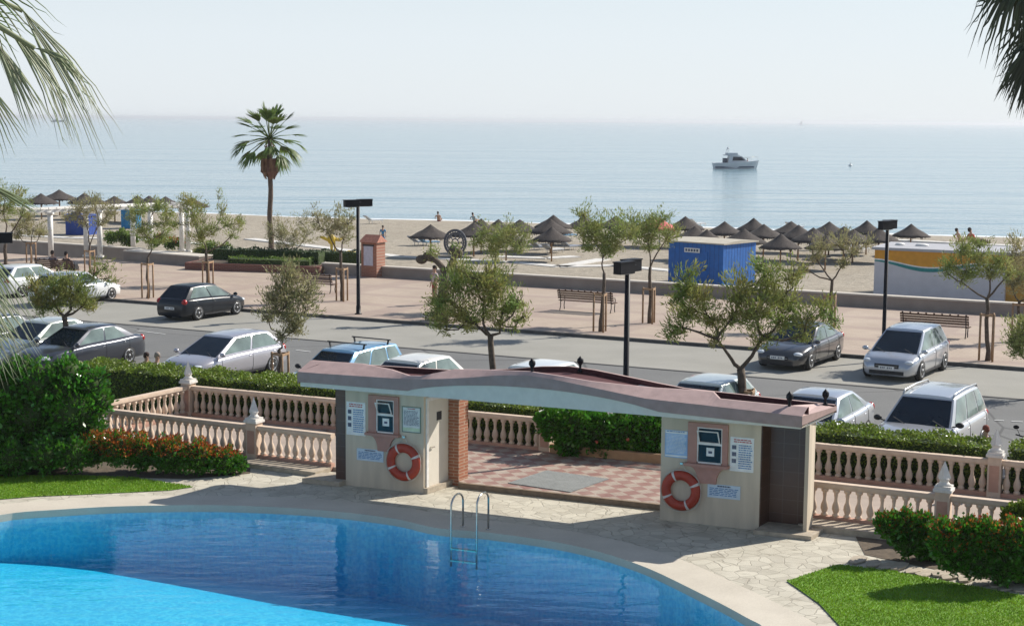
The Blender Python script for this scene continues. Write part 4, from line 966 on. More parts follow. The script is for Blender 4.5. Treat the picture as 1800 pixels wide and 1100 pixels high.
# ------------------------------------------------------------------ people
def skinned(name, V, E, R, m, parent, sub=1):
    me = bpy.data.meshes.new(name); me.from_pydata([tuple(v) for v in V], E, []); o = bpy.data.objects.new(name, me); COL.objects.link(o); o.parent = parent
    md = o.modifiers.new('s', 'SKIN'); md.use_smooth_shade = True
    for i, r in enumerate(R):
        sv = me.skin_vertices[0].data[i]; sv.radius = r if isinstance(r, tuple) else (r, r)
    me.skin_vertices[0].data[0].use_root = True
    if sub: s_ = o.modifiers.new('u', 'SUBSURF'); s_.levels = sub; s_.render_levels = sub
    evaluated(o); 
    if not o.data.materials: o.data.materials.append(m)
    return o
def person(label, loc, rz, pose='stand', top=(.3,.3,.35), legs=(.05,.05,.06), hair=(.03,.02,.015), sc=1.0, shorts=False, bare=False, group=None, arms=None):
    t = thing('person', label, 'person', loc, rz, group); t.scale = (sc,)*3
    # x forward, y left, z up ; z=0 sole of the feet
    if pose == 'sit':
        pel = Vector((0, 0, .52)); kn = lambda s: Vector((.43, s*.11, .52)); an = lambda s: Vector((.42, s*.12, .09)); to = lambda s: Vector((.60, s*.13, .03)); lean = -.03
    elif pose == 'lie':
        pel = Vector((0, 0, .16)); kn = lambda s: Vector((.44, s*.10, .30)); an = lambda s: Vector((.82, s*.11, .12)); to = lambda s: Vector((.90, s*.12, .24)); lean = -.40
    elif pose == 'walk':
        pel = Vector((0, 0, .94)); kn = lambda s: Vector((.14 if s > 0 else -.02, s*.10, .50)); an = lambda s: Vector((.24 if s > 0 else -.30, s*.10, .09)); to = lambda s: Vector((.42 if s > 0 else -.12, s*.11, .03)); lean = .05
    else:
        pel = Vector((0, 0, .94)); kn = lambda s: Vector((.02, s*.11, .50)); an = lambda s: Vector((-.02, s*.12, .09)); to = lambda s: Vector((.15, s*.14, .03)); lean = .0
    up = Vector((lean, 0, sqrt(1-lean**2))); fw = Vector((up.z, 0, -up.x))
    wai = pel+up*.16; che = pel+up*.36; nek = pel+up*.54; hd0 = pel+up*.62+fw*.01; hd1 = pel+up*.74+fw*.015
    V = [pel, wai, che, nek, hd0, hd1]; E = [(0,1),(1,2),(2,3),(3,4),(4,5)]; R = [(.15,.11),(.13,.10),(.16,.11),(.055,.055),(.075,.085),(.07,.085)]
    for s in (1, -1):
        hip = pel+Vector((0, s*.09, -.02)); i = len(V); V += [hip, kn(s), an(s), to(s)]; E += [(0,i),(i,i+1),(i+1,i+2),(i+2,i+3)]; R += [.095,.062,.042,.035]
        sh = pel+up*.48+Vector((0, s*.19, 0))
        if arms == 'raised': el = sh+Vector((.05, s*.25, .12)); wr_ = el+Vector((.08, s*.05, .22))
        elif pose in ('sit',): el = sh+Vector((.08, s*.05, -.27)); wr_ = el+Vector((.22, -s*.05, -.06))
        elif pose == 'lie': el = sh+Vector((-.10, s*.08, -.2)); wr_ = el+Vector((.18, s*.02, -.10))
        else: el = sh+Vector((-.02, s*.06, -.28)); wr_ = el+Vector((.08, s*.01, -.24))
        i = len(V); V += [sh, el, wr_]; E += [(2,i),(i,i+1),(i+1,i+2)]; R += [.055,.04,.026]
        d = (wr_-el).normalized(); sd_ = d.cross(Vector((1, 0, .2))).normalized(); b_ = i+2; palm = wr_+d*.07; V.append(palm); E.append((b_, i+3)); R.append((.022, .034))
        for q, ln in enumerate((.07, .08, .075, .06)):
            f0 = palm+sd_*(q-1.5)*.019+d*.03; j = len(V); V += [f0, f0+d*ln*.6+Vector((.01, 0, -.005))]; E += [(i+3, j), (j, j+1)]; R += [.009, .008]
        th0 = wr_+d*.03+sd_*-.035; j = len(V); V += [th0, th0+d*.035-sd_*.012]; E += [(b_, j), (j, j+1)]; R += [.01, .009]
    body = skinned('body', V, E, R, skin, t)
    fm = MB()
    for s in (1, -1): fm.ball(hd1+fw*.075+Vector((0, s*.03, -.03)), (.010, .012, .008), 6, 4, 1); fm.ball(hd1+Vector((0, s*.085, -.03)), (.02, .012, .03), 6, 5)
    fm.bar(hd1+fw*.075-up*.015, hd1+fw*.105-up*.06, .022, .02); fm.bar(hd1+fw*.083-up*.085+Vector((0, .022, 0)), hd1+fw*.083-up*.085-Vector((0, .022, 0)), .01, .008, mi=2)
    fm.build('face', [skin, dark, mat('lips', (.30,.10,.08), .6)], t)
    if not bare:
        V = [pel+up*.02, wai, che, nek-up*.03]; E = [(0,1),(1,2),(2,3)]; R = [(.165,.125),(.15,.115),(.178,.125),(.085,.085)]
        for s in (1, -1):
            sh = pel+up*.48+Vector((0, s*.19, 0)); el = body and (sh+Vector((-.02, s*.06, -.28)) if pose in ('stand', 'walk') and arms != 'raised' else sh+(Vector((.05, s*.25, .12)) if arms == 'raised' else Vector((.08, s*.05, -.27)) if pose == 'sit' else Vector((-.10, s*.08, -.2))))
            i = len(V); V += [sh, sh.lerp(el, .75)]; E += [(2,i),(i,i+1)]; R += [.068,.056]
        skinned('shirt', V, E, R, fabric(top), t)
    V = [pel+up*.05, pel-up*.0]; E = [(0,1)]; R = [(.155,.12),(.16,.13)]
    for s in (1, -1):
        hip = pel+Vector((0, s*.09, -.02)); i = len(V); end = kn(s) if not shorts else hip.lerp(kn(s), .6)
        V += [hip, end]; E += [(1,i),(i,i+1)]; R += [.105,.078]
        if not shorts: V += [kn(s).lerp(an(s), .9)]; E += [(i+1,i+2)]; R += [.058]
    skinned('shorts' if shorts else 'trousers', V, E, R, fabric(legs), t)
    if not shorts or pose in ('stand', 'walk'):
        for s in (1, -1):
            mb = MB(); d = (to(s)-an(s)); mb.ball((an(s)+to(s))/2-Vector((0, 0, .015)), (.14, .05, .045) if abs(d.x) > abs(d.z) else (.05, .05, .13), 8, 6); mb.build('shoe', fabric((.05,.045,.04)), t)
    mb = MB(); c = hd1+up*.035-fw*.012; mb.ball(c, (.105, .098, .095), 12, 8); mb.ball(c-fw*.04-up*.06, (.075, .085, .08), 10, 6); mb.build('hair', fabric(hair), t)
    return t
# bench builder
def bench_src(label, loc, rz, cat='bench', group='slatted benches on the promenade', w=1.9):
    t = thing('park_bench', label, cat, loc, rz, group)      # seat faces +x local, length along y
    mb = MB()
    for i in range(5): mb.box((-.02+i*.085, -w/2, .43), (.05+i*.085, w/2, .46))
    mb.build('seat', benchwood, t)
    mb = MB()
    for z, x in ((.58, -.06), (.68, -.09), (.78, -.12), (.88, -.15)): mb.box((x-.015, -w/2, z-.038), (x+.01, w/2, z+.038))
    for i in range(9): y = -w/2+.1+i*(w-.2)/8; mb.ball((-.16, y, .94), (.02, .05, .03), 6, 4)
    mb.build('backrest', benchwood, t)
    for s in (-1, 1):
        y = s*(w/2-.12); mb = MB(); mb.tube([(.36, y, .02), (.32, y, .2), (.38, y, .42)], .022, 6); mb.tube([(-.12, y, .02), (-.03, y, .22), (-.04, y, .44), (-.10, y, .70), (-.17, y, .95)], .022, 6)
        mb.tube([(-.04, y, .42), (.38, y, .42)], .02, 6); mb.tube([(-.08, y, .64), (.1, y, .66), (.36, y, .64), (.40, y, .56), (.38, y, .42)], .02, 6)
        mb.build('leg', black, t)
    return t
bz = .10; BA = atan2(SN.y, SN.x)
bench = bench_src('slatted bench beside a staked tree, between the middle and right lamps', G(1030, 548, bz), BA+.0, w=2.7)
b2 = dup(bench, G(1642, 592, bz), BA, 'slatted bench behind the silver people carrier')
b3 = dup(bench, G(545, 514, bz), BA, 'bench whose end shows right of the bushy roadside tree, left of the tall lamp')
b4 = dup(bench, G(98, 487, bz), BA, 'bench at the left where two people in dark clothes sit')
sp = G(92, 487, bz)
person('seated person in a grey top on the left bench, nearest the staked tree', G(90, 486, bz)+SN*.15, BA, 'sit', (.13,.12,.15), (.02,.02,.03))
person('seated person in a black top on the left bench, right of the grey-topped one', G(114, 488, bz)+SN*.15, BA, 'sit', (.04,.03,.04), (.02,.02,.02), hair=(.015,.01,.01))
mb = MB(); mb.box((-.2, -.12, 0), (.2, .12, .28)); mb.tube([(-.1, 0, .28), (-.05, 0, .40), (.05, 0, .40), (.1, 0, .28)], .015, 5)
o = mb.build('bag', dark, None, G(125, 489, bz)+SN*.2+ZU*.46); o.rotation_euler = (0, 0, BA+pi/2); tag(o, 'black bag on the left bench beside the black-topped person', 'bag')
person('person with dark hair behind the left hedge, left of the grey-haired one', G(257, 706), ANG_IN+2.3, 'walk', (.55,.53,.42), (.1,.1,.14), hair=(.04,.02,.015), sc=.84)
person('grey-haired person in a pale top behind the left hedge', G(276, 706), ANG_IN+2.2, 'walk', (.62,.60,.60), (.2,.2,.22), hair=(.30,.25,.21), sc=.84)
person('person with auburn hair and pale blue shirt behind the right hedge by the spiked post', G(1731, 852), ANG_IN-1.7, 'walk', (.40,.52,.75), (.1,.12,.2), hair=(.22,.06,.04), sc=.80)
person('person in a pale top and red shorts behind the knobbly pollarded tree', G(764, 535, bz), BA+2.6, 'stand', (.5,.42,.42), (.35,.04,.05), shorts=True)
SHZ = -1.15
person('bather sitting at the waterline, left of the two', G(771, 390, SHZ), 1.4, 'lie', bare=True, shorts=True, legs=(.3,.05,.05), sc=1.05)
person('bather in a pale top sitting at the waterline above the umbrellas, right of the two', G(834, 392, SHZ), 1.0, 'lie', (.3,.4,.42), (.06,.07,.1), shorts=True, sc=1.05)
person('person in blue standing on the sand beyond the brick pillar', G(673, 433, -1), -1.6, 'stand', (.05,.22,.42), (.05,.2,.38), hair=(.05,.04,.03), sc=.88)
person('sunbather in a red top sitting at the waterline on the right', G(1712, 432, -1.0), .3, 'lie', (.45,.07,.04), (.12,.06,.06), sc=1.5)
person('sunbather lying at the waterline left of the red-topped one', G(1688, 428, -1.05), .3, 'lie', bare=True, legs=(.2,.04,.05), shorts=True, sc=1.3)

# ------------------------------------------------------------------ motor scooter at the right edge
t = thing('motor_scooter', 'white motor scooter cut by the right edge behind the hedge', 'scooter', G(1806, 836), ANG_IN+.25)
mb = MB(); mb.ball((.35, 0, .62), (.13, .22, .36), 12, 8); mb.ball((-.35, 0, .62), (.40, .17, .17), 12, 8); mb.box((-.3, -.14, .28), (.3, .14, .36)); mb.build('body', p_white, t)
mb = MB(); mb.ball((-.3, 0, .80), (.36, .15, .07), 12, 6); mb.build('saddle', dark, t)
for x in (.62, -.55):
    mb = MB(); mb.lathe([(.12, -.05), (.22, -.05), (.25, 0), (.22, .05), (.12, .05), (.12, -.05)], 20, (x, 0, .25), Matrix.Rotation(pi/2, 3, 'X')); mb.build('wheel', rubber, t)
mb = MB(); mb.tube([(.62, 0, .28), (.45, 0, .9), (.40, 0, 1.02)], .025, 7); mb.tube([(.30, -.32, 1.06), (.40, -.1, 1.02), (.40, .1, 1.02), (.30, .32, 1.06)], .018, 7); mb.build('handlebar', black, t)
for s in (-1, 1):
    mb = MB(); mb.tube([(.36, s*.22, 1.04), (.40, s*.30, 1.22)], .008, 5); mb.ball((.40, s*.32, 1.26), (.02, .075, .05), 10, 6); mb.build('mirror', black, t)
mb = MB(); mb.ball((.50, 0, .86), (.05, .09, .07), 10, 6); mb.build('headlight', lampclear, t)

# ------------------------------------------------------------------ street lamps
def lamp(label, base, h=4.95, rz=0):
    t = thing('street_lamp', label, 'street lamp', base, rz, 'double-headed street lamps')
    mb = MB(); mb.lathe([(.16, 0), (.16, .03), (.10, .05), (.10, .35), (.085, .38), (.075, h-.15)], 12); mb.box((-.08, -.28, h-.22), (.08, .28, h-.10)); mb.build('pole', black, t)
    for s in (-1, 1):
        mb = MB(); y = .17*s; mb.box((.06 if s > 0 else -.70, y-.13, h-.30), (.70 if s > 0 else -.06, y+.13, h-.02)); mb.box((.05 if s > 0 else -.72, y-.15, h-.02), (.72 if s > 0 else -.05, y+.15, h+.01)); hd = mb.build('lamp_head', black, t)
        mb = MB(); mb.box((.1 if s > 0 else -.6, y-.1, h-.312), (.6 if s > 0 else -.1, y+.1, h-.302)); mb.build('lamp_glass', mat('lamp_glass', (.5,.5,.45), .2), hd)
    return t
l1 = lamp('tall black double lamp on the promenade left of the brick pillar', G(630, 552, .1), rz=.5)
dup(l1, G(1552, 630, .1), .62, 'black double lamp on the promenade behind the silver people carrier', sc=(.78, .9, 1.0))
l2 = dup(l1, G(1098, 801, .1), .85, 'black double lamp behind the gatehouse roof, nearest to us', sc=(.9, .9, 1.0))
l3 = dup(l1, G(-4, 700, .1), .3, 'black double lamp whose head shows at the left edge', sc=(.8, .8, 1))

# ------------------------------------------------------------------ palms
def fan_blade(mb, hub, ax, up, R, nseg=22, spread=2.6, droop=.5, w=.035, rnd=random, thr=1.0, mi=0, npts=6):
    """fan leaf: segments radiate from hub round the axis ax, tips droop"""
    ax = ax.normalized(); side = ax.cross(up).normalized(); upn = side.cross(ax)
    for i in range(nseg):
        a = (i/(nseg-1)-.5)*spread; d = ax*cos(a)+side*sin(a)+upn*rnd.uniform(-.06, .10); L = R*(.75+.25*cos(a))*rnd.uniform(.88, 1.08)
        pts = [hub+d*L*f+Vector((0, 0, -1))*droop*L*f**2.6*rnd.uniform(.8, 1.2)*thr for f in [k/(npts-1) for k in range(npts)]]
        vs = []; n = side*cos(a)-ax*sin(a)
        for k, p in enumerate(pts):
            f = k/(npts-1); ww = w*(.25+1.5*f if f < .4 else .85*(1-(f-.4)/.6)**.8+.03)
            vs += [p-n*ww, p+upn*ww*.35, p+n*ww]
        mb.add(vs, [(k*3+j, k*3+j+1, k*3+j+4, k*3+j+3) for k in range(npts-1) for j in (0, 1)], mi)
def palm(label, base, hgt, R, seed, nfr=34, petiole=1.0, trunk_r=.22, skirt=True, leaf=None):
    rnd = random.Random(seed); t = thing('palm_tree', label, 'palm tree', base)
    mb = MB(); pts = [(0.04*sin(k), 0, hgt*k/14) for k in range(15)]; mb.tube(pts, [trunk_r*(1.35 if k == 0 else 1.0-.25*k/14)*(1+.05*(k % 2)) for k in range(15)], 12); mb.build('trunk', palmbark, t)
    top = Vector((0, 0, hgt)); cr = MB(); 
    for i in range(nfr):
        az = i*2.399+rnd.uniform(-.2, .2); el = radians(84-125*(i/(nfr-1))**.85+rnd.uniform(-6, 6)); d = Vector((cos(az)*cos(el), sin(az)*cos(el), sin(el)))
        L = petiole*(1.0 if el > .9 else 1.1)*rnd.uniform(.8, 1.1); p1 = top+d*L-Vector((0, 0, .10*L*cos(el))); cr.tube([top, top+d*L*.5, p1], [.035, .028, .02], 5)
        u = Vector((-d.x*d.z, -d.y*d.z, 1-d.z**2)) if abs(d.z) < .95 else Vector((1, 0, 0))
        ax = (d+Vector((0, 0, -.25*cos(el)))).normalized(); fan_blade(cr, p1, ax, u.normalized(), R*rnd.uniform(.8, 1.0), 14, 1.45, .12+.25*(el < 0), .085, rnd)
    cr.build('crown', leaf or palmleaf, t)
    if skirt:
        sk = MB()
        for i in range(60):
            az = rnd.uniform(0, 2*pi); z0 = hgt-rnd.uniform(1.2, 1.3); e = Vector((cos(az), sin(az), 0)); p0 = e*trunk_r+Vector((0, 0, z0))
            p1 = p0+e*rnd.uniform(.22, .38)+Vector((0, 0, .0)); p2 = p0+e*rnd.uniform(.25, .42)+Vector((0, 0, -.75)); p3 = p0+e*rnd.uniform(.0, .25)+Vector((0, 0, -1.1*rnd.uniform(.8, 1.15)))
            n = Vector((-e.y, e.x, 0)); w = .10; sk.add([p0-n*.03, p0+n*.03, p1-n*w, p1+n*w, p2-n*w*1.2, p2+n*w*1.2, p3-n*.03, p3+n*.03], [(0,1,3,2),(2,3,5,4),(4,5,7,6)])
        for i in range(14):
            az = rnd.uniform(0, 2*pi); e = Vector((cos(az), sin(az), 0)); sk.bar(e*trunk_r*.7+Vector((0, 0, hgt-1.3)), e*(trunk_r+.15)+Vector((0, 0, hgt-.4)), .04, .03)
        sk.build('dead_fronds', palmdead, t)
    return t
palm('tall fan palm standing in the planter against the sea', G(476, 449, .1), 7.15, 1.2, 4, 34, 1.35, .17)
def near_fronds(label, trunk_px, depth, fronds, leaf, seed, hgt_top=None, w=.02, nseg=26):
    """a palm whose trunk stands outside the frame; fronds = (hub px, axis px vector, blade radius m, droop)"""
    rnd = random.Random(seed); top = D(*trunk_px, depth); t = thing('palm_tree', label, 'palm tree', (top.x, top.y, 0))
    o = Vector((top.x, top.y, 0)); mb = MB(); mb.tube([(0, 0, top.z*k/10) for k in range(11)], [.24-.008*k for k in range(11)], 12); mb.build('trunk', palmbark, t)
    for (hx, hy), (ax_, ay_), R, dr, sp, m_ in fronds:
        dd = depth+rnd.uniform(-.5, .5); hub = D(hx, hy, dd)-o; mb = MB()
        mb.tube([Vector((0, 0, top.z)), (Vector((0, 0, top.z))+hub)/2+Vector((0, 0, .15)), hub], [.03, .022, .014], 6)
        ax = Vector((ax_, rnd.uniform(-.35, .35), -ay_)).normalized(); fan_blade(mb, hub, ax, Vector((0, -.5, .6)), R, nseg, sp, dr, w, rnd, 1.0, npts=10); mb.build('frond', m_ or leaf, t)
    return t
near_fronds('near palm at the upper left with long pale drooping leaf tips', (-330, -60), 9.0,
    [((-55, -45), (.75, .75), .54, .30, 1.4, palmleaf), ((-60, 20), (.85, .35), .36, .2, 1.8, palmleaf), ((20, 60), (.75, .75), .48, .55, .35, None), ((-10, 70), (.5, .9), .48, .2, .4, None), ((60, 85), (.95, .15), .38, .9, .25, None), ((-40, 130), (.45, 1.0), .48, .15, .8, None), ((40, 20), (.6, .9), .75, .25, .5, None),
     ((-50, 310), (.95, .5), .42, .08, .15, None), ((-60, 400), (.5, .9), .62, .2, .45, None), ((-80, 450), (.7, .75), .62, .3, .45, None), ((-100, 500), (.8, .6), .60, .2, .4, palmleaf)],
    palmpale, 9, w=.0075, nseg=14)
near_fronds('near palm at the upper right with dark hanging fronds', (1960, -120), 12.0,
    [((1800, -45), (-.75, .55), .42, .85, 2.4, None), ((1850, 20), (-.8, .75), .45, .8, 1.9, None), ((1835, 60), (-.35, 1.0), .46, .35, .9, None), ((1850, -60), (-.8, .2), .5, .8, 2.4, None), ((1845, 60), (-.6, .6), .42, .5, 1.3, None)],
    palmdark, 10, w=.020, nseg=26)

# ------------------------------------------------------------------ broadleaf trees (traced crowns)
def stakes(base, s_, h, label, group='wooden tree guards', rz=.5, n=3):
    t = thing('tree_guard', label, 'tree guard', base, rz, group); r_ = .30
    for i in range(n):
        a = 2*pi*i/n+.3; mb = MB(); mb.tube([(r_*cos(a), r_*sin(a), 0), (r_*cos(a), r_*sin(a), h)], .04, 7); mb.build('stake', wood, t)
    for i in range(n):
        a = 2*pi*i/n+.3; b = 2*pi*(i+1)/n+.3; mb = MB(); mb.bar((r_*1.1*cos(a), r_*1.1*sin(a), h-.06), (r_*1.1*cos(b), r_*1.1*sin(b), h-.06), .035, .07); mb.build('rail', wood, t)
    return t
def tree(label, base_px, z0, lobes, seed, leaf=None, N=3500, fork=None, tr=.09, guard=None, cat='tree', group='tamarisk trees', size=(.17, .032), bare=.0, name='tamarisk_tree'):
    base = G(*base_px, z0); s = scale_at(base); r = np.random.default_rng(seed); rnd = random.Random(seed)
    t = thing(name, label, cat, base, 0, group); fk = fork or (base_px[0]+rnd.uniform(-6, 6), base_px[1]-1.3*s)
    toL = lambda px, py, dy=0: D(px, py, base.y+dy)-base
    F0 = toL(*fk); mb = MB(); k = 6
    pts = [Vector((0, 0, 0)).lerp(F0, i/k)+Vector((rnd.uniform(-.04, .04), rnd.uniform(-.03, .03), 0))*(0 < i < k) for i in range(k+1)]
    pts[0].z = -.05; mb.tube(pts, [tr*(1.35 if i == 0 else 1.1-.25*i/k) for i in range(k+1)], 8); tot = sum(l[2]**2 for l in lobes); C = []; Dr = []; N = int(N*.9)
    placed = [(F0, tr*.62, 0.0)]
    for (px, py, rp_) in sorted(lobes, key=lambda l: (l[0]-fk[0])**2+(l[1]-fk[1])**2):
        R = rp_/s; dy = r.uniform(-.55, .55)*min(1.2, R*1.5); c = toL(px, py, dy); dc = (c-F0).length
        par, pr_, _ = min(placed, key=lambda k_: (k_[0]-c).length+.55*k_[2]*(1 if k_[2] < dc else 3)); rr_ = max(.012, pr_*.66)
        mid = par.lerp(c, .5)+Vector((rnd.uniform(-.14, .14), rnd.uniform(-.12, .12), rnd.uniform(-.16, .04)))
        mb.tube([par, par.lerp(mid, .5)+Vector((rnd.uniform(-.04, .04), 0, rnd.uniform(-.04, .04))), mid, c], [pr_*.8, rr_*1.1, rr_, rr_*.55], 6, cap=False); placed.append((c, rr_, dc))
        for q in range(4):
            v = Vector(r.normal(size=3)).normalized()*R*.8; mb.tube([mid.lerp(c, rnd.uniform(.2, 1)), c+v*.5, c+v+Vector((0, 0, .05))], [max(.012, tr*.12), .01, .004], 4, cap=False)
        n = max(20, int(N*rp_**2/tot)); ncl = max(5, int(n/44)); v = r.normal(size=(ncl, 3)); v /= np.linalg.norm(v, axis=1)[:, None]
        cc = np.array(c)+v*(R*r.uniform(.25, 1.08, ncl)**.75)[:, None]; v2 = v*.7+np.array([0, 0, .55])
        per = int(n/ncl)+1; off = r.normal(size=(ncl, per, 3)); ln = r.uniform(-1, 1.3, (ncl, per, 1))
        P = cc[:, None, :]+v2[:, None, :]*ln*.22+off*np.array([.10,.10,.06])*(1+R*.3); C.append(P.reshape(-1, 3)); Dr.append(np.repeat(v2, per, 0))
    mb.build('trunk', bark, t); leaf_cloud('crown', np.concatenate(C), size[0], size[1], leaf or tamarisk, t, seed, np.concatenate(Dr)*1.2)
    if guard: stakes(base, s, guard, 'wooden stakes of the '+' '.join(label.replace(', ', ' ').split()[:12]))
    return t
# near side, between the parked cars
tree('leftmost roadside tree, windswept crown before the white hatchback', (125, 640), 0, [(70,515,22),(100,505,26),(125,520,28),(150,535,18),(95,530,22),(75,540,16),(140,500,16),(165,480,13),(185,470,9),(195,488,9),(60,500,12),(115,485,14)], 31, N=6500, fork=(113, 556), tr=.11, guard=1.15, leaf=tamdark)
tree('airy roadside tree, standing at the tail of the lilac-silver hatchback', (494, 682), 0, [(505,520,34),(490,545,26),(530,520,26),(505,490,24),(480,520,22),(540,545,16),(510,565,24),(545,500,14),(495,590,12),(525,575,14),(515,475,12),(468,555,14)], 32, N=6000, fork=(490, 615), tr=.07, guard=1.15, leaf=tampale)
tree('dense flat-topped roadside tree, left of the roof finials', (868, 714), 0, [(800,500,28),(840,490,32),(875,495,28),(800,540,32),(850,530,32),(885,540,26),(780,560,18),(910,530,18),(920,555,14),(825,560,22),(860,475,16),(775,525,18),(810,470,14),(880,570,14),(905,575,9),(783,580,9)], 33, N=9500, fork=(862, 590), tr=.10, leaf=tamdark)
tree('largest roadside tree, forked trunk and spreading crown before the grey coupe', (1312, 756), 0, [(1205,500,22),(1230,520,24),(1215,545,26),(1300,510,30),(1345,490,26),(1380,520,30),(1330,545,34),(1290,555,24),(1375,560,24),(1200,575,16),(1250,560,20),(1185,590,12),(1420,560,22),(1450,545,16),(1395,480,18),(1260,595,14),(1340,590,20),(1470,565,11),(1340,465,13),(1410,590,14),(1210,480,12),(1190,520,14)], 34, N=13000, fork=(1302, 648), tr=.13, guard=1.15, leaf=tamdark)
# promenade row
PZ = .1
tree('young promenade tree, at the pergola, nearest the seated people', (158, 482), PZ, [(135,370,17),(165,362,18),(190,375,16),(120,378,11),(175,390,12),(150,390,12),(200,362,8)], 35, N=3600, fork=(158, 432), tr=.07, guard=1.3, leaf=tampale)
tree('young promenade tree, left of the black hatchback, with a box on its trunk', (260, 524), PZ, [(245,370,18),(270,365,16),(290,390,16),(250,400,18),(265,420,15),(235,385,11),(300,370,10),(285,412,12)], 36, N=4600, fork=(260, 452), tr=.07, guard=1.65)
tree('spreading promenade tree, beyond the black hatchback', (366, 500), PZ, [(335,370,22),(345,395,22),(330,355,12),(375,400,18),(400,395,15),(425,393,12),(390,370,10),(355,420,18),(385,345,6),(310,392,13),(410,412,10)], 37, N=6000, fork=(362, 444), tr=.09, guard=1.2, leaf=tamdark)
tree('sparse tree beside the palm trunk, over the planter hedge', (512, 470), PZ, [(495,400,22),(515,415,24),(540,410,18),(500,430,18),(530,390,14),(475,410,14)], 38, N=3800, fork=(512, 445), tr=.06, leaf=tampale)
tree('sparse pale tree, left of the tall promenade lamp', (602, 529), PZ, [(560,390,16),(590,385,18),(610,395,18),(575,405,16),(605,415,14),(620,380,8),(550,375,7)], 39, N=3000, fork=(599, 445), tr=.075, guard=1.55, leaf=tampale)
tree('round promenade tree, behind the dense roadside one', (872, 545), PZ, [(860,415,22),(890,420,24),(915,430,18),(870,440,20),(840,425,14),(900,400,14),(850,400,10),(925,410,9)], 40, N=5200, fork=(870, 470), tr=.07)
tree('promenade tree, over the slatted bench left of the nearest lamp', (1056, 583), PZ, [(1030,400,24),(1065,405,26),(1095,400,22),(1045,425,22),(1080,430,20),(1025,375,12),(1110,415,14),(1062,445,12)], 41, N=6500, fork=(1062, 480), tr=.075, guard=1.55)
tree('promenade tree, between the nearest lamp and the blue beach hut', (1142, 568), PZ, [(1125,405,22),(1155,400,22),(1175,415,18),(1140,425,18),(1165,385,11),(1112,390,12)], 42, N=4600, fork=(1143, 470), tr=.075, guard=1.5)
tree('bare-armed promenade tree, with a thin crown right of the blue hut', (1460, 578), PZ, [(1445,430,18),(1475,425,17),(1500,440,16),(1430,450,13),(1525,430,11),(1485,460,13),(1410,470,12)], 43, N=2600, fork=(1463, 493), tr=.075, guard=1.4, leaf=tampale)
tree('promenade tree, before the yellow-banded beach kiosk', (1736, 634), PZ, [(1690,440,18),(1720,450,20),(1675,465,14),(1700,475,18),(1740,475,18),(1760,455,16),(1725,425,12),(1690,495,10),(1665,480,8),(1775,480,13)], 44, N=5200, fork=(1735, 525), tr=.08, guard=1.7)
tree('brownish promenade tree, at the right edge', (1792, 600), PZ, [(1790,450,20),(1800,480,24),(1780,500,16),(1790,430,14),(1815,510,22)], 45, N=3800, fork=(1792, 530), tr=.07, guard=1.5, leaf=tampale)
tree('leafy tree cut by the right edge, behind the silver estate', (1822, 700), 0, [(1795,590,24),(1815,570,22),(1790,610,16),(1830,600,30),(1780,600,12)], 46, N=4500, fork=(1820, 640), tr=.08)
tree('dense brownish tree at the left edge, rising above the pergola', (10, 470), PZ, [(10,345,24),(35,350,18),(5,372,22),(-20,355,26),(40,375,12)], 47, N=5200, fork=(10, 420), tr=.10, leaf=tamdark, group=None)
tree('small greyish tree, under the left edge tree before the beach wall', (55, 462), PZ, [(40,395,18),(60,400,17),(30,410,13),(72,410,12),(50,380,9)], 48, N=3000, fork=(54, 430), tr=.06, leaf=tampale, guard=1.2)
# knobbly pollarded tree
bp_ = G(776, 563, PZ); s = scale_at(bp_); t = thing('pollarded_tree', 'knobbly pollarded tree with two bare arms before the round openwork sign', 'tree', bp_)
q = lambda x, y, dy=0: D(x, y, bp_.y+dy)-bp_
mb = MB(); mb.tube([q(776, 565), q(776, 540), q(778, 515), q(781, 492), q(784, 478)], [.26, .22, .19, .18, .17], 10)
mb.tube([q(783, 482), q(776, 468), q(766, 458), q(752, 453), q(742, 456)], [.16, .13, .12, .15, .19], 9); mb.tube([q(783, 482), q(790, 470), q(797, 455), q(803, 445)], [.16, .13, .12, .17], 9)
mb.ball(q(741, 456), (.25, .2, .2)); mb.ball(q(804, 445), (.24, .2, .22)); mb.ball(q(796, 440), .18); mb.ball(q(750, 450), .17); mb.build('trunk', bark, t)
r = np.random.default_rng(3); C = np.concatenate([np.array(q(*p))+r.normal(size=(n_, 3))*sg for p, n_, sg in (((772, 538), 900, .28), ((762, 556), 500, .2), ((760, 442), 250, .16), ((800, 436), 160, .14))])
leaf_cloud('crown', C, .14, .04, tamdark, t, 5)

# round openwork sign
sg_ = G(800, 478, BZ); s = scale_at(sg_); t = thing('round_sign', 'round openwork wheel sign on a post at the beach edge', 'sign', sg_, atan2(ST.y, ST.x)+.25)
mb = MB(); mb.tube([(0, 0, 0), (0, 0, 1.2)], .08, 8); mb.build('post', mat('sign_metal', (.06,.065,.085), .5), t)
mb = MB(); R = .68; cz = 1.84
def ringm(mb, R, w, th, n=36, mi=0):
    vs = []
    for i in range(n):
        a = 2*pi*i/n
        for rr, y in ((R-w, -th), (R+w, -th), (R+w, th), (R-w, th)): vs.append((rr*cos(a), y, cz+rr*1.12*sin(a)))
    mb.add(vs, [(i*4+j, i*4+(j+1) % 4, ((i+1) % n)*4+(j+1) % 4, ((i+1) % n)*4+j) for i in range(n) for j in range(4)], mi)
ringm(mb, R, .065, .05); ringm(mb, R*.78, .045, .04); ringm(mb, R*.30, .03, .04)
for i in range(24): a = 2*pi*i/24; mb.bar((R*.78*cos(a), 0, cz+R*.78*1.12*sin(a)), (R*cos(a), 0, cz+R*1.12*sin(a)), .05, .05)
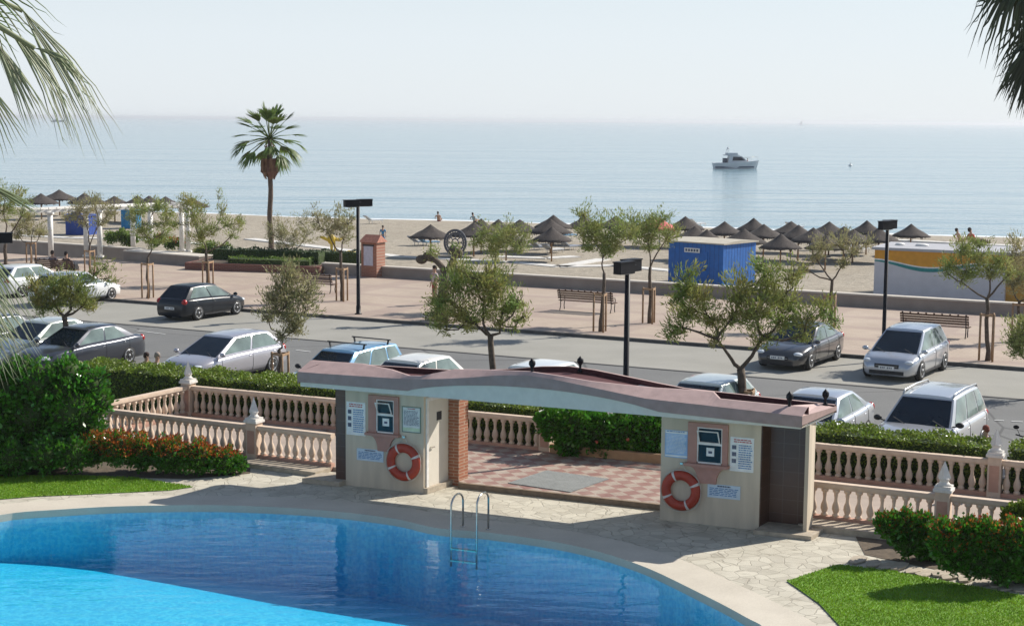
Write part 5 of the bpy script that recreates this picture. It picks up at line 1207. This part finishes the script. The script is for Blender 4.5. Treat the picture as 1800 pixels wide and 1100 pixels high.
for i in range(8):
    a = 2*pi*i/8; mb.bar((R*.30*cos(a), 0, cz+R*.3*1.12*sin(a)), (R*.78*cos(a), 0, cz+R*.78*1.12*sin(a)), .05, .05)
    for dx in (-.12, .12): mb.bar((R*.5*cos(a), 0, cz+R*.5*1.12*sin(a)), (R*.78*cos(a+dx*2), 0, cz+R*.78*1.12*sin(a+dx*2)), .04, .04)
mb.build('openwork_wheel', mat('sign_metal'+'', (.16,.17,.20), .5), t)

# ------------------------------------------------------------------ promenade wall, planter, pillar, pergola
def wall_run(name, label, P, Q, h, th, z0=.1, cap=True, cat='wall'):
    d = Q-P; L = d.length; t = thing(name, label, cat, (P.x, P.y, z0), atan2(d.y, d.x)); mb = MB(); mb.box((0, 0, -.8), (L, th, h-.07)); mb.build('wall_body', wallstone, t)
    mb = MB(); mb.box((-.03, -.04, h-.07), (L+.03, th+.05, h)); mb.build('coping_stone', wallcap, t); return t
g0 = G(560, 481, .1); g0.z = 0; wA = w0+ST*((g0-w0).dot(ST)); wB = w1
wall_run('beach_wall', 'long low rendered wall between promenade and beach', wA, wB, .58, .38)
L0, L1 = G(218, 457, .1), G(350, 468, .1); L0.z = L1.z = 0
wall_run('beach_wall', 'short low wall block left of the hedge planter', L0, L1, .58, 1.2)
L0, L1 = G(15, 437, .1), G(345, 461, .1); L0.z = L1.z = 0
wall_run('beach_wall', 'low wall behind the pergola at the far left', L0-(L1-L0)*.5, L0.lerp(L1, .72), .58, .38)
c0, c1 = G(325, 474, .1), G(562, 482, .1); c0.z = c1.z = 0; cd = (c1-c0).normalized(); cn = Vector((-cd.y, cd.x, 0)); cn = -cn if cn.y < 0 else cn
t = thing('planter', 'long red brick planter under the tall palm', 'planter', c0)
MB().prism([Vector((0, 0, 0)), c1-c0, c1-c0+cn*3.6, cn*5.0], .1, .50).build('brick_wall', tile_mat('brick_red', (.22,.075,.05), (.16,.055,.04), (.25,.2,.17), .24, .08, .85, (pi/2, 0, 0)), t)
MB().prism([cd*.3+cn*.2, c1-c0-cd*.3+cn*.2, c1-c0+cn*3.3-cd*.3, cn*4.7+cd*.3], .50, .52).build('earth', MATS['soil'], t)
hedge('clipped dark hedge around the palm in the brick planter', c0+cd*.6+cn*2.2, c0+cd*9.6+cn*2.2, cn, 1.0, .62, 50, leaf=mat('hedge_dark_leaf', (.025,.055,.015), .5, col2=(.04,.08,.02), scale=2, island=.3), z0=.52, size=(.10, .07), dens=130)
hedge('darkest hedge block at the right end of the brick planter', c0+cd*7.4+cn*.9, c1-c0+c0-cd*.4+cn*.9, cn, 1.1, .75, 51, leaf=MATS['hedge_dark_leaf'], z0=.52, size=(.10, .07), dens=130)
hedge('low bright green plants along the front of the brick planter', c0+cd*2.4+cn*.3, c0+cd*7.3+cn*.3, cn, 1.2, .28, 52, leaf=mat('plant_bright', (.10,.19,.02), .5, col2=(.2,.28,.04), scale=2, trans=.3, island=.3), z0=.52, size=(.10, .05), dens=120, cat='plants')
bush('shrub', 'bright flowering bush behind the pergola, on the left', [(195,417,12),(215,415,14),(235,420,11),(225,425,10)], G(215, 436, BZ), 53, N=1800, leaf=MATS['plant_bright'], size=(.16, .09))
bush('shrub', 'yellow-green bush behind the pergola, right of the other', [(280,420,11),(300,428,12),(320,428,12),(270,428,8)], G(300, 443, BZ), 54, N=1800, leaf=MATS['plant_bright'], size=(.16, .09), tips=redleaf, tipfrac=.2)
bush('shrub', 'green shrub beside the planter hedge, behind the spreading tree', [(370,438,16),(395,440,14),(350,445,12)], G(372, 458, .1), 55, N=2400, leaf=tamdark, size=(.16, .05))
# brick information pillar
def yawbox_frame(px, py, z, yaw): return G(px, py, z), yaw
pc = G(662, 488, .1); t = thing('information_pillar', 'red brick information pillar with a tiled top and white panel', 'pillar', pc, radians(-28))
mb = MB(); mb.box((-.98, 0, 0), (0, .85, 1.85)); mb.build('brick_body', tile_mat('brick_orange', (.36,.15,.09), (.30,.11,.07), (.36,.25,.19), .24, .08, .85, (pi/2, 0, 0)), t)
mb = MB(); V_ = [(-1.08,-.1,1.86),(.1,-.1,1.86),(.1,.95,1.86),(-1.08,.95,1.86),(-.98,.45,2.25),(-.02,.45,2.25)]; mb.add(V_, [(0,1,5,4),(1,2,5),(2,3,4,5),(3,0,4),(3,2,1,0)]); mb.build('tiled_top', mat('roof_tile_red', (.36,.15,.10), .8, .2, 9, .4), t)
mb = MB(); mb.box((-.80, -.03, .62), (-.22, -.002, 1.66)); mb.build('panel', mat('panel_lilac', (.50,.48,.55), .5), t)
mb = MB(); mb.box((-.86, -.045, 1.66), (-.16, -.002, 1.74)); mb.build('panel_light', dark, t)
# pergola
pts = [G(90, 457, .1), G(176, 452, .1), G(265, 447, .1), G(331, 443, .1)]; bk = [q_+SN*3.0 for q_ in (G(90, 457, .1), G(176, 452, .1), G(265, 447, .1))]
t = thing('pergola', 'white column pergola at the far left of the promenade', 'pergola', pts[0]); o = pts[0]
def pcol(p, top): mb = MB(); b = p-o; h = top-p.z; mb.box((b.x-.20, b.y-.2, b.z), (b.x+.20, b.y+.2, b.z+.1)); mb.tube([b+ZU*.1, b+ZU*(h-.1)], .16, 12); mb.box((b.x-.22, b.y-.22, b.z+h-.1), (b.x+.22, b.y+.22, b.z+h)); mb.build('column', white, t)
tops = 2.95
for p, tp in zip(pts, (2.908,)*4): pcol(p, tp)
for p in bk: pcol(p, 2.908)
def flat(p): v = p-o; return Vector((v.x, v.y, 2.9))
for run in (pts, bk):
    p_, q_ = flat(run[0]), flat(run[-1]); d_ = (q_-p_).normalized(); mb = MB(); mb.bar(p_-d_*1.6, q_+d_*.5, .14, .18); mb.build('beam', white, t)
for i in range(22):
    u = -.14+i*.055; a_ = flat(pts[0]).lerp(flat(pts[-1]), u); b_ = flat(bk[0]).lerp(flat(bk[-1]), u); e_ = (b_-a_).normalized(); mb = MB(); mb.bar(a_-e_*.4+ZU*.145, b_+e_*.4+ZU*.145, .07, .10); mb.build('rafter', white, t)

# ------------------------------------------------------------------ beach huts and kiosk
def hut(label, corner, yaw, w1_, w2_, h, cL, cR, roofm, sign=None, slope=.25):
    """w1_ = left face, w2_ = right face, meeting at the near corner"""
    t = thing('beach_hut', label, 'hut', corner, yaw); mb = MB()
    mb.box((-w1_, 0, 0), (0, w2_, h)); b = mb.build('walls', [cL], t)
    mb = MB()
    for i in range(1, int(w1_/.3)): mb.box((-i*.3-.008, -.006, .05), (-i*.3+.008, -.001, h-.05))
    for i in range(1, int(w2_/.3)): mb.box((.001, i*.3-.008, .05), (.006, i*.3+.008, h-.05))
    mb.build('board_joints', mat('joint_'+cL.name, (.02,.05,.16), .8), b)
    mb = MB(); V_ = [(-w1_-.12, -.12, h), (.12, -.12, h), (.12, w2_+.12, h), (-w1_-.12, w2_+.12, h), (-w1_-.12, w2_*.5, h+slope), (.12, w2_*.5, h+slope)]
    mb.add([Vector(v) for v in V_]+[Vector(v)-ZU*.07 for v in V_[:4]], [(0,1,5,4),(2,3,4,5),(1,2,5),(3,0,4),(0,6,7,1),(1,7,8,2),(2,8,9,3),(3,9,6,0),(9,8,7,6)]); mb.build('roof', roofm, t)
    mb = MB(); mb.box((-w1_*.72, -.03, .05), (-w1_*.28, -.007, 2.0)); dr = mb.build('door', cL, t); mb = MB(); mb.box((-w1_*.33, -.05, .95), (-w1_*.30, -.031, 1.1)); mb.build('door_handle', dark, dr)
    if sign:
        mb = MB(); mb.box((-w1_*.70, -.05, h-.62), (-w1_*.42, -.031, h-.36))
        for i in range(5): mb.box((-w1_*.68+i*w1_*.05, -.053, h-.56), (-w1_*.645+i*w1_*.05, -.0505, h-.42), None, 1)
        mb.build('sign', [plate, ink], t)
    return t
bluehut = mat('hut_blue', (.010,.12,.42), .6, .12, 3); 
hut('big blue beach hut with a pale roof and small white sign', G(1270, 507, BZ), radians(-40), 3.75, 3.5, 2.55, bluehut, None, mat('hut_roof_sand', (.46,.42,.34), .8, .1, 3), sign=True, slope=.12)
hut('dark blue hut behind the pergola on the left beach', G(154, 414, BZ), radians(-12), 1.9, 1.6, 1.6, mat('hut_navy', (.012,.05,.26), .6, .15, 3), None, mat('hut_roof_navy', (.02,.06,.25), .7), slope=.1)
hut('bright turquoise-blue hut partly behind the young promenade trees', G(236, 402, BZ), radians(-12), 1.2, 1.4, 1.6, mat('hut_azure', (.02,.22,.45), .6, .15, 3), None, mat('hut_roof_azure', (.03,.2,.42), .7), slope=.1)
kc = G(1535, 523, BZ); kr = G(1765, 536, BZ); kd_ = (kr-kc); kL = kd_.length; t = thing('beach_kiosk', 'long white beach kiosk with orange and teal wave band', 'kiosk', kc, atan2(kd_.y, kd_.x)); H_ = 2.62
mb = MB(); mb.box((0, 0, 0), (kL, 4.2, H_)); mb.build('walls', mat('kiosk_white', (.60,.585,.61), .7, .05, 2), t)
def wavez(x): return H_-.72+.17*cos(2*pi*x/(kL*.83)-.9*0)
n_ = 60
for nm, f0, f1, y, m_ in (('orange_band', lambda x: wavez(x)+.07, lambda x: H_-.02, -.012, mat('kiosk_orange', (.64,.29,.02), .6, .1, 3)), ('white_stripe', lambda x: wavez(x), lambda x: wavez(x)+.07, -.016, plate), ('teal_stripe', lambda x: wavez(x)-.20*(.35+.65*abs(sin(pi*x/(kL*.83)))), lambda x: wavez(x), -.014, mat('kiosk_teal', (.02,.22,.22), .6))):
    mb = MB(); vs = []
    for i in range(n_+1):
        x = kL*i/n_; vs += [(x, y, f0(x)), (x, y, f1(x)), (x, -.001, f0(x)), (x, -.001, f1(x))]
    mb.add(vs, [(i*4, (i+1)*4, (i+1)*4+1, i*4+1) for i in range(n_)]+[(i*4+1, (i+1)*4+1, (i+1)*4+3, i*4+3) for i in range(n_)]+[(i*4, i*4+2, (i+1)*4+2, (i+1)*4) for i in range(n_)]); mb.build(nm, m_, t)
mb = MB(); mb.box((-.15, -.12, H_), (kL+3.5, 4.35, H_+.14)); mb.build('roof', mat('kiosk_roof', (.40,.40,.42), .7, .08, 2), t)
mb = MB(); mb.box((kL+.002, .3, 0), (kL+3.3, 4.1, H_-.001)); mb.build('orange_annex', mat('kiosk_yellow', (.58,.30,.05), .7, .08, 2), t)
for x, sx in ((.9, .8), (2.1, 1.1)): mb = MB(); mb.ball((x, 2.0, H_+.18), (.35*sx, .3, .10), 10, 5); mb.build('roof_vent', white, t)
# yellow playground frame
pg = G(583, 456, BZ); t = thing('climbing_frame', 'yellow playground frame on the sand left of the brick pillar', 'playground frame', pg, .4)
ym = mat('play_yellow', (.58,.40,.03), .5); mb = MB(); mb.tube([(0, 0, 0), (0, 0, 1.5)], .10, 8); mb.tube([(.25, 0, 0), (.2, 0, 1.5)], .06, 8); mb.build('post', ym, t)
mb = MB(); mb.tube([(-.8, 0, 1.55), (-.3, 0, 1.35), (.1, 0, 1.4), (.6, 0, 1.3), (.9, 0, 1.5)], [.08, .12, .14, .1, .06], 8); mb.ball((0, 0, 1.35), (.30, .2, .35)); mb.build('arm', ym, t)
mb = MB(); mb.tube([(-1.1, .2, .1), (-1.0, .2, .55)], .09, 7); mb.tube([(.8, .3, .3), (1.3, .3, .45), (2.0, .3, .32)], .12, 7); mb.build('seat', ym, t)

# ------------------------------------------------------------------ thatched umbrellas and sunbeds
def make_umb(label, loc, sc=1, rz=0, R=1.5, group='thatched beach umbrellas', red=False):
    t = thing('beach_umbrella', label, 'beach umbrella', loc, rz, group); rnd = random.Random(8)
    mb = MB(); mb.tube([(0, 0, 0), (0, 0, 2.1)], .06, 7); mb.build('pole', wood if not red else white, t)
    prof = [(0.0, 2.40), (.09, 2.30), (.34, 2.02), (.62, 1.80), (.85, 1.62), (1.0, 1.46)]; n = 22; mb = MB(); vs = []
    for r_, z in prof:
        for j in range(n):
            a = 2*pi*j/n; k_ = 1+(rnd.uniform(-.05, .05) if r_ > .5 else 0); vs.append((R*r_*k_*cos(a), R*r_*k_*sin(a), z+(rnd.uniform(-.05, .03) if r_ > .5 else 0)))
    for j in range(n): a = 2*pi*j/n; vs.append((R*.92*cos(a), R*.92*sin(a), 1.44))
    vs.append((0, 0, 2.1)); m_ = len(prof)
    fs = [(i*n+j, (i+1)*n+j, (i+1)*n+(j+1) % n, i*n+(j+1) % n) for i in range(m_) for j in range(n)]+[(m_*n+(j+1) % n, m_*n+j, (m_+1)*n) for j in range(n)]
    mb.add(vs, fs, 0, True)
    if not red:
        for j in range(70):
            a = rnd.uniform(0, 2*pi); r0 = R*rnd.uniform(.86, 1.0); e = Vector((cos(a), sin(a), 0)); p = e*r0+ZU*1.52; n2 = Vector((-e.y, e.x, 0)); mb.add([p-n2*.05, p+n2*.05, p+e*.12*rnd.uniform(.4, 1.2)-ZU*rnd.uniform(.1, .25)], [(0, 1, 2)])
    mb.build('canopy', thatch if not red else mat('parasol_red', (.55,.10,.09), .7), t); return t
ub = [(72,341,'second from the left edge'),(104,336,'above the pergola beams, the biggest on the left'),(148,341,'behind the young pergola tree'),(168,345,'right of the pergola tree top, half hidden'),(201,344,'between the two left groups of trees'),(242,345,'above the second young tree'),(262,347,'tucked close right of the one over the second young tree'),(291,347,'above the bush with red flowers'),(337,346,'left end of the open water edge, over the spreading tree'),
 (757,394,'alone on the sand left of the round sign'),(833,393,'just right of the round sign'),(846,388,'tiny dark, behind the bathers right'),(876,387,'small, at the waterline left of the wide grey one'),(914,385,'wide grey, above the round promenade tree'),(890,400,'half hidden behind the round promenade tree'),
 (973,378,'far dark, nearest the water in the middle group'),(968,389,'middle of the three stacked above each other'),(970,400,'front of the three stacked, over pale sunbeds'),(1026,377,'left of the two above the bench tree'),(1083,377,'right of the two above the bench tree'),
 (1147,379,'in front of the red parasol'),(1205,381,'pale edged, above the left corner of the blue hut'),(1222,398,'dark, touching the left of the blue hut roof'),(1243,402,'low dark, just over the blue hut roof'),(1274,390,'dark, behind the blue hut roof ridge'),
 (1308,405,'closest behind the blue hut roof'),(1325,386,'tall, right of the hut ridge at the waterline'),(1343,394,'dark, in front of the tall one at the waterline'),(1391,388,'pale, at the waterline right of the hut'),(1373,412,'low dark, right of the blue hut corner'),(1404,399,'dark, in the middle of the right cluster'),
 (1458,392,'at the waterline over the bare-armed tree'),(1452,412,'nearest, beside the bare-armed tree crown'),(1484,397,'reddish dark, right of the waterline one'),(1430,402,'flat brown, between dark neighbours'),(1524,391,'left of the right lamp head'),(1545,402,'flat, behind the right lamp post'),(1500,402,'dark, crowded left of the right lamp'),(1602,393,'alone, right of the right lamp, at the waterline')]
u0 = None
for i, (x, y, d_) in enumerate(ub):
    p = G(x, y, 1.38); p.z = -.95 if y > 383 or x < 400 else -1.05
    lab = 'thatched umbrella, '+d_; rz = i*.7; sz = 1.0 if x > 700 else 1.15
    if u0 is None: u0 = make_umb(lab, p, rz=rz); u0.scale = (sz, sz, 1)
    else: dup(u0, p, rz, lab, sc=(sz*(1+.08*sin(i*2.1)), sz*(1+.08*sin(i*2.1)), 1+.04*sin(i*1.3)))
p = G(1160, 381, 1.38); p.z = -1.05; make_umb('red parasol at the waterline behind the thatched ones', p, red=True, group=None)
def make_bed(label, loc, rz, m_, group='sunbeds on the beach'):
    t = thing('sunbed', label, 'sunbed', loc, rz, group); mb = MB(); mb.box((-.6, -.33, .30), (.65, .33, .38)); mb.build('mattress', m_, t)
    mb = MB(); mb.slab([(-.6, -.33, .34), (-.6, .33, .34), (-1.15, .33, .72), (-1.15, -.33, .72)], .07); mb.build('backrest', m_, t)
    for x, y in ((-.5, -.28), (-.5, .28), (.55, -.28), (.55, .28)): mb = MB(); mb.tube([(x, y, 0), (x, y, .3)], .025, 6); mb.build('leg', white, t)
    return t
bedw = mat('bed_white', (.66,.67,.68), .6); bedb = mat('bed_blue', (.15,.30,.45), .6); bedgy = mat('bed_grey', (.30,.33,.38), .6)
beds = [(985,428,.3,bedw,'white sunbed in front of the three stacked umbrellas'),(1000,420,.3,bedb,'blue sunbed under the three stacked umbrellas'),(952,440,.4,bedgy,'grey sunbed on the sand before the round tree'),(975,446,.4,bedw,'white sunbed near the boardwalk end'),(742,432,.2,bedgy,'grey-blue sunbed left of the round sign, left one'),(757,433,.2,bedb,'blue-green sunbed left of the round sign, right one'),
 (1005,440,.4,bedgy,'grey sunbed right of the white one near the boardwalk'),(1395,430,.3,bedgy,'grey sunbed right of the blue hut'),(1420,425,.3,bedw,'white sunbed under the bare-armed tree crown, left'),(1515,445,.5,bedw,'white sunbed left of the kiosk'),(1495,438,.5,bedgy,'grey sunbed behind the white one left of the kiosk'),(1440,440,.2,bedb,'blue sunbed before the nearest right umbrella'),(1228,399,.3,bedw,'white sunbed under the pale edged umbrella'),(1400,405,.2,bedw,'white sunbed within the right umbrella cluster'),(660,393,.2,bedw,'white sunbed alone at the waterline right of the tall lamp')]
for x, y, rz, m_, lb in beds: make_bed(lb, G(x, y, -.98), rz+.4, m_)
# ------------------------------------------------------------------ boats
yp = G(1257, 297, -1.5); ye = G(1327, 297, -1.5); Ly = (ye-yp).length*1.05; t = thing('motor_yacht', 'white motor yacht with flybridge anchored off the beach', 'yacht', (yp+ye)/2, .12)
def hullmb(L, Bm, h, bow=1.35):
    mb = MB(); st = [-.5,-.49,-.3,0,.2,.35,.45,.5]; wv = [.80,.92,1,1,.88,.6,.28,.02]; sh = [.92,.92,.95,1.0,1.12,1.22,1.3,bow]; vs = []
    for x, w, s_ in zip(st, wv, sh):
        over = .04*L*(max(0, x)/.5)**2
        vs += [(x*L*.95, -w*Bm*.30, -.3), (x*L*.95, -w*Bm*.42, .05), (x*L+over, -w*Bm*.5, h*s_), (x*L+over, w*Bm*.5, h*s_), (x*L*.95, w*Bm*.42, .05), (x*L*.95, w*Bm*.30, -.3)]
    k = 6; n = len(st); fs = [(i*k+j, (i+1)*k+j, (i+1)*k+(j+1) % k, i*k+(j+1) % k) for i in range(n-1) for j in range(k)]+[tuple(range(k)), tuple(range(n*k-1, (n-1)*k-1, -1))]
    mb.add(vs, fs, 0); return mb
hullw = mat('hull_white', (.55,.56,.58), .4, .05); 
hullmb(Ly, 3.0, 1.05).build('hull', hullw, t)
mb = MB(); mb.bar((-Ly*.49, -1.36, .28), (Ly*.40, -1.20, .33), .04, .22); mb.build('waterline_stripe', mat('stripe_navy', (.04,.07,.12), .5), t)
t.scale = (1, 1, 1.3)
mb = MB(); V_ = [(-1.9,-1.15,1.0),(2.6,-.9,1.15),(2.6,.9,1.15),(-1.9,1.15,1.0),(-1.4,-.95,2.15),(.9,-.8,2.1),(.9,.8,2.1),(-1.4,.95,2.15)]; mb.add(V_, [(0,1,5,4),(1,2,6,5),(2,3,7,6),(3,0,4,7),(4,5,6,7)]); mb.build('cabin', hullw, t)
for s in (-1, 1): mb = MB(); mb.slab([(-.9, s*1.08, 1.35), (1.9, s*.95, 1.40), (1.0, s*.88, 1.95), (-.7, s*.98, 1.98)][::s], .02 if s > 0 else .02); mb.build('cabin_window', glassd, t)
mb = MB(); mb.slab([(2.15, -.75, 1.45), (2.15, .75, 1.45), (1.15, .7, 2.05), (1.15, -.7, 2.05)], .03); mb.build('windscreen', glassd, t)
mb = MB(); mb.box((-2.5, -.95, 2.16), (.7, .95, 2.30)); mb.box((-1.9, -.85, 2.30), (.3, .85, 2.62)); mb.build('flybridge', hullw, t)
mb = MB(); mb.box((-2.6, -.8, 1.0), (-1.95, .8, 1.75)); mb.build('cockpit_shade', mat('shade_navy', (.05,.06,.09), .7), t)
mb = MB(); mb.tube([(-2.0, -.8, 2.3), (-1.75, -.8, 3.15), (-1.6, 0, 3.25), (-1.75, .8, 3.15), (-2.0, .8, 2.3)], .05, 6); mb.ball((-1.65, 0, 3.38), (.28, .28, .12), 8, 5); mb.tube([(-1.65, .3, 3.3), (-1.6, .3, 4.3)], .02, 4); mb.build('radar_arch', hullw, t)
mb = MB(); rl = [(1.2, -1.25, 1.2), (1.2, -1.25, 1.75), (3.2, -.9, 1.9), (4.9, 0, 2.0), (3.2, .9, 1.9), (1.2, 1.25, 1.75), (1.2, 1.25, 1.2)]; mb.tube(rl, .02, 5)
for p_ in rl[2:5]: mb.tube([(p_[0], p_[1], 1.25), p_], .018, 4)
mb.build('bow_rail', steel, t)
person('person seated on the bow of the yacht', (yp+ye)/2+Vector((2.6, 0, 1.0)), 2.5, 'sit', (.3,.2,.22), (.3,.3,.32), sc=.9)
bp2 = G(101, 214.5, -1.5); t = thing('distant_boat', 'tiny boat far out on the sea at the left', 'boat', bp2, .1); hullmb(24, 6, 2.4).build('hull', mat('boat_grey', (.20,.22,.24), .6), t); mb = MB(); mb.box((-5, -1.5, 2.3), (2, 1.5, 5)); mb.build('cabin', hullw, t); mb = MB(); mb.tube([(0, 0, 5), (0, 0, 9)], .3, 5); mb.build('mast', hullw, t)
bp3 = G(1408, 220.5, -1.5); t = thing('sailing_boat', 'tiny sail on the horizon right of the middle', 'boat', bp3, 0); hullmb(14, 4, 1.5).build('hull', hullw, t); mb = MB(); mb.add([(-5, 0, 3), (3, 0, 3), (2.6, .1, 16), (-5, .15, 3), (3, .15, 3), (2.6, .05, 16)], [(0, 1, 2), (5, 4, 3), (0, 3, 4, 1), (1, 4, 5, 2), (2, 5, 3, 0)]); mb.build('sail', mat('sail_grey', (.5,.5,.5), .8), t)
bt = G(1495, 292, -1.5); t = thing('buoy', 'small white buoy on the sea right of the yacht', 'buoy', bt); mb = MB(); mb.ball((0, 0, .1), (.45, .45, .35)); mb.build('float', plate, t); mb = MB(); mb.tube([(0, 0, .4), (0, 0, .8)], .05, 6); mb.build('pin', dark, t)

# ------------------------------------------------------------------ sea air
mb = MB(); mb.box((-9000, -60, -5), (9000, 20000, 14)); hzm = bpy.data.materials.new('haze'); hzm.use_nodes = True; nt2 = hzm.node_tree; nt2.nodes.clear()
ho = nt2.nodes.new('ShaderNodeOutputMaterial'); pv = nt2.nodes.new('ShaderNodeVolumePrincipled'); pv.inputs['Color'].default_value = (.93, .96, 1, 1); pv.inputs['Density'].default_value = .00016; pv.inputs['Anisotropy'].default_value = .3
nt2.links.new(pv.outputs[0], ho.inputs['Volume']); tag(mb.build('haze', hzm), kind='stuff')
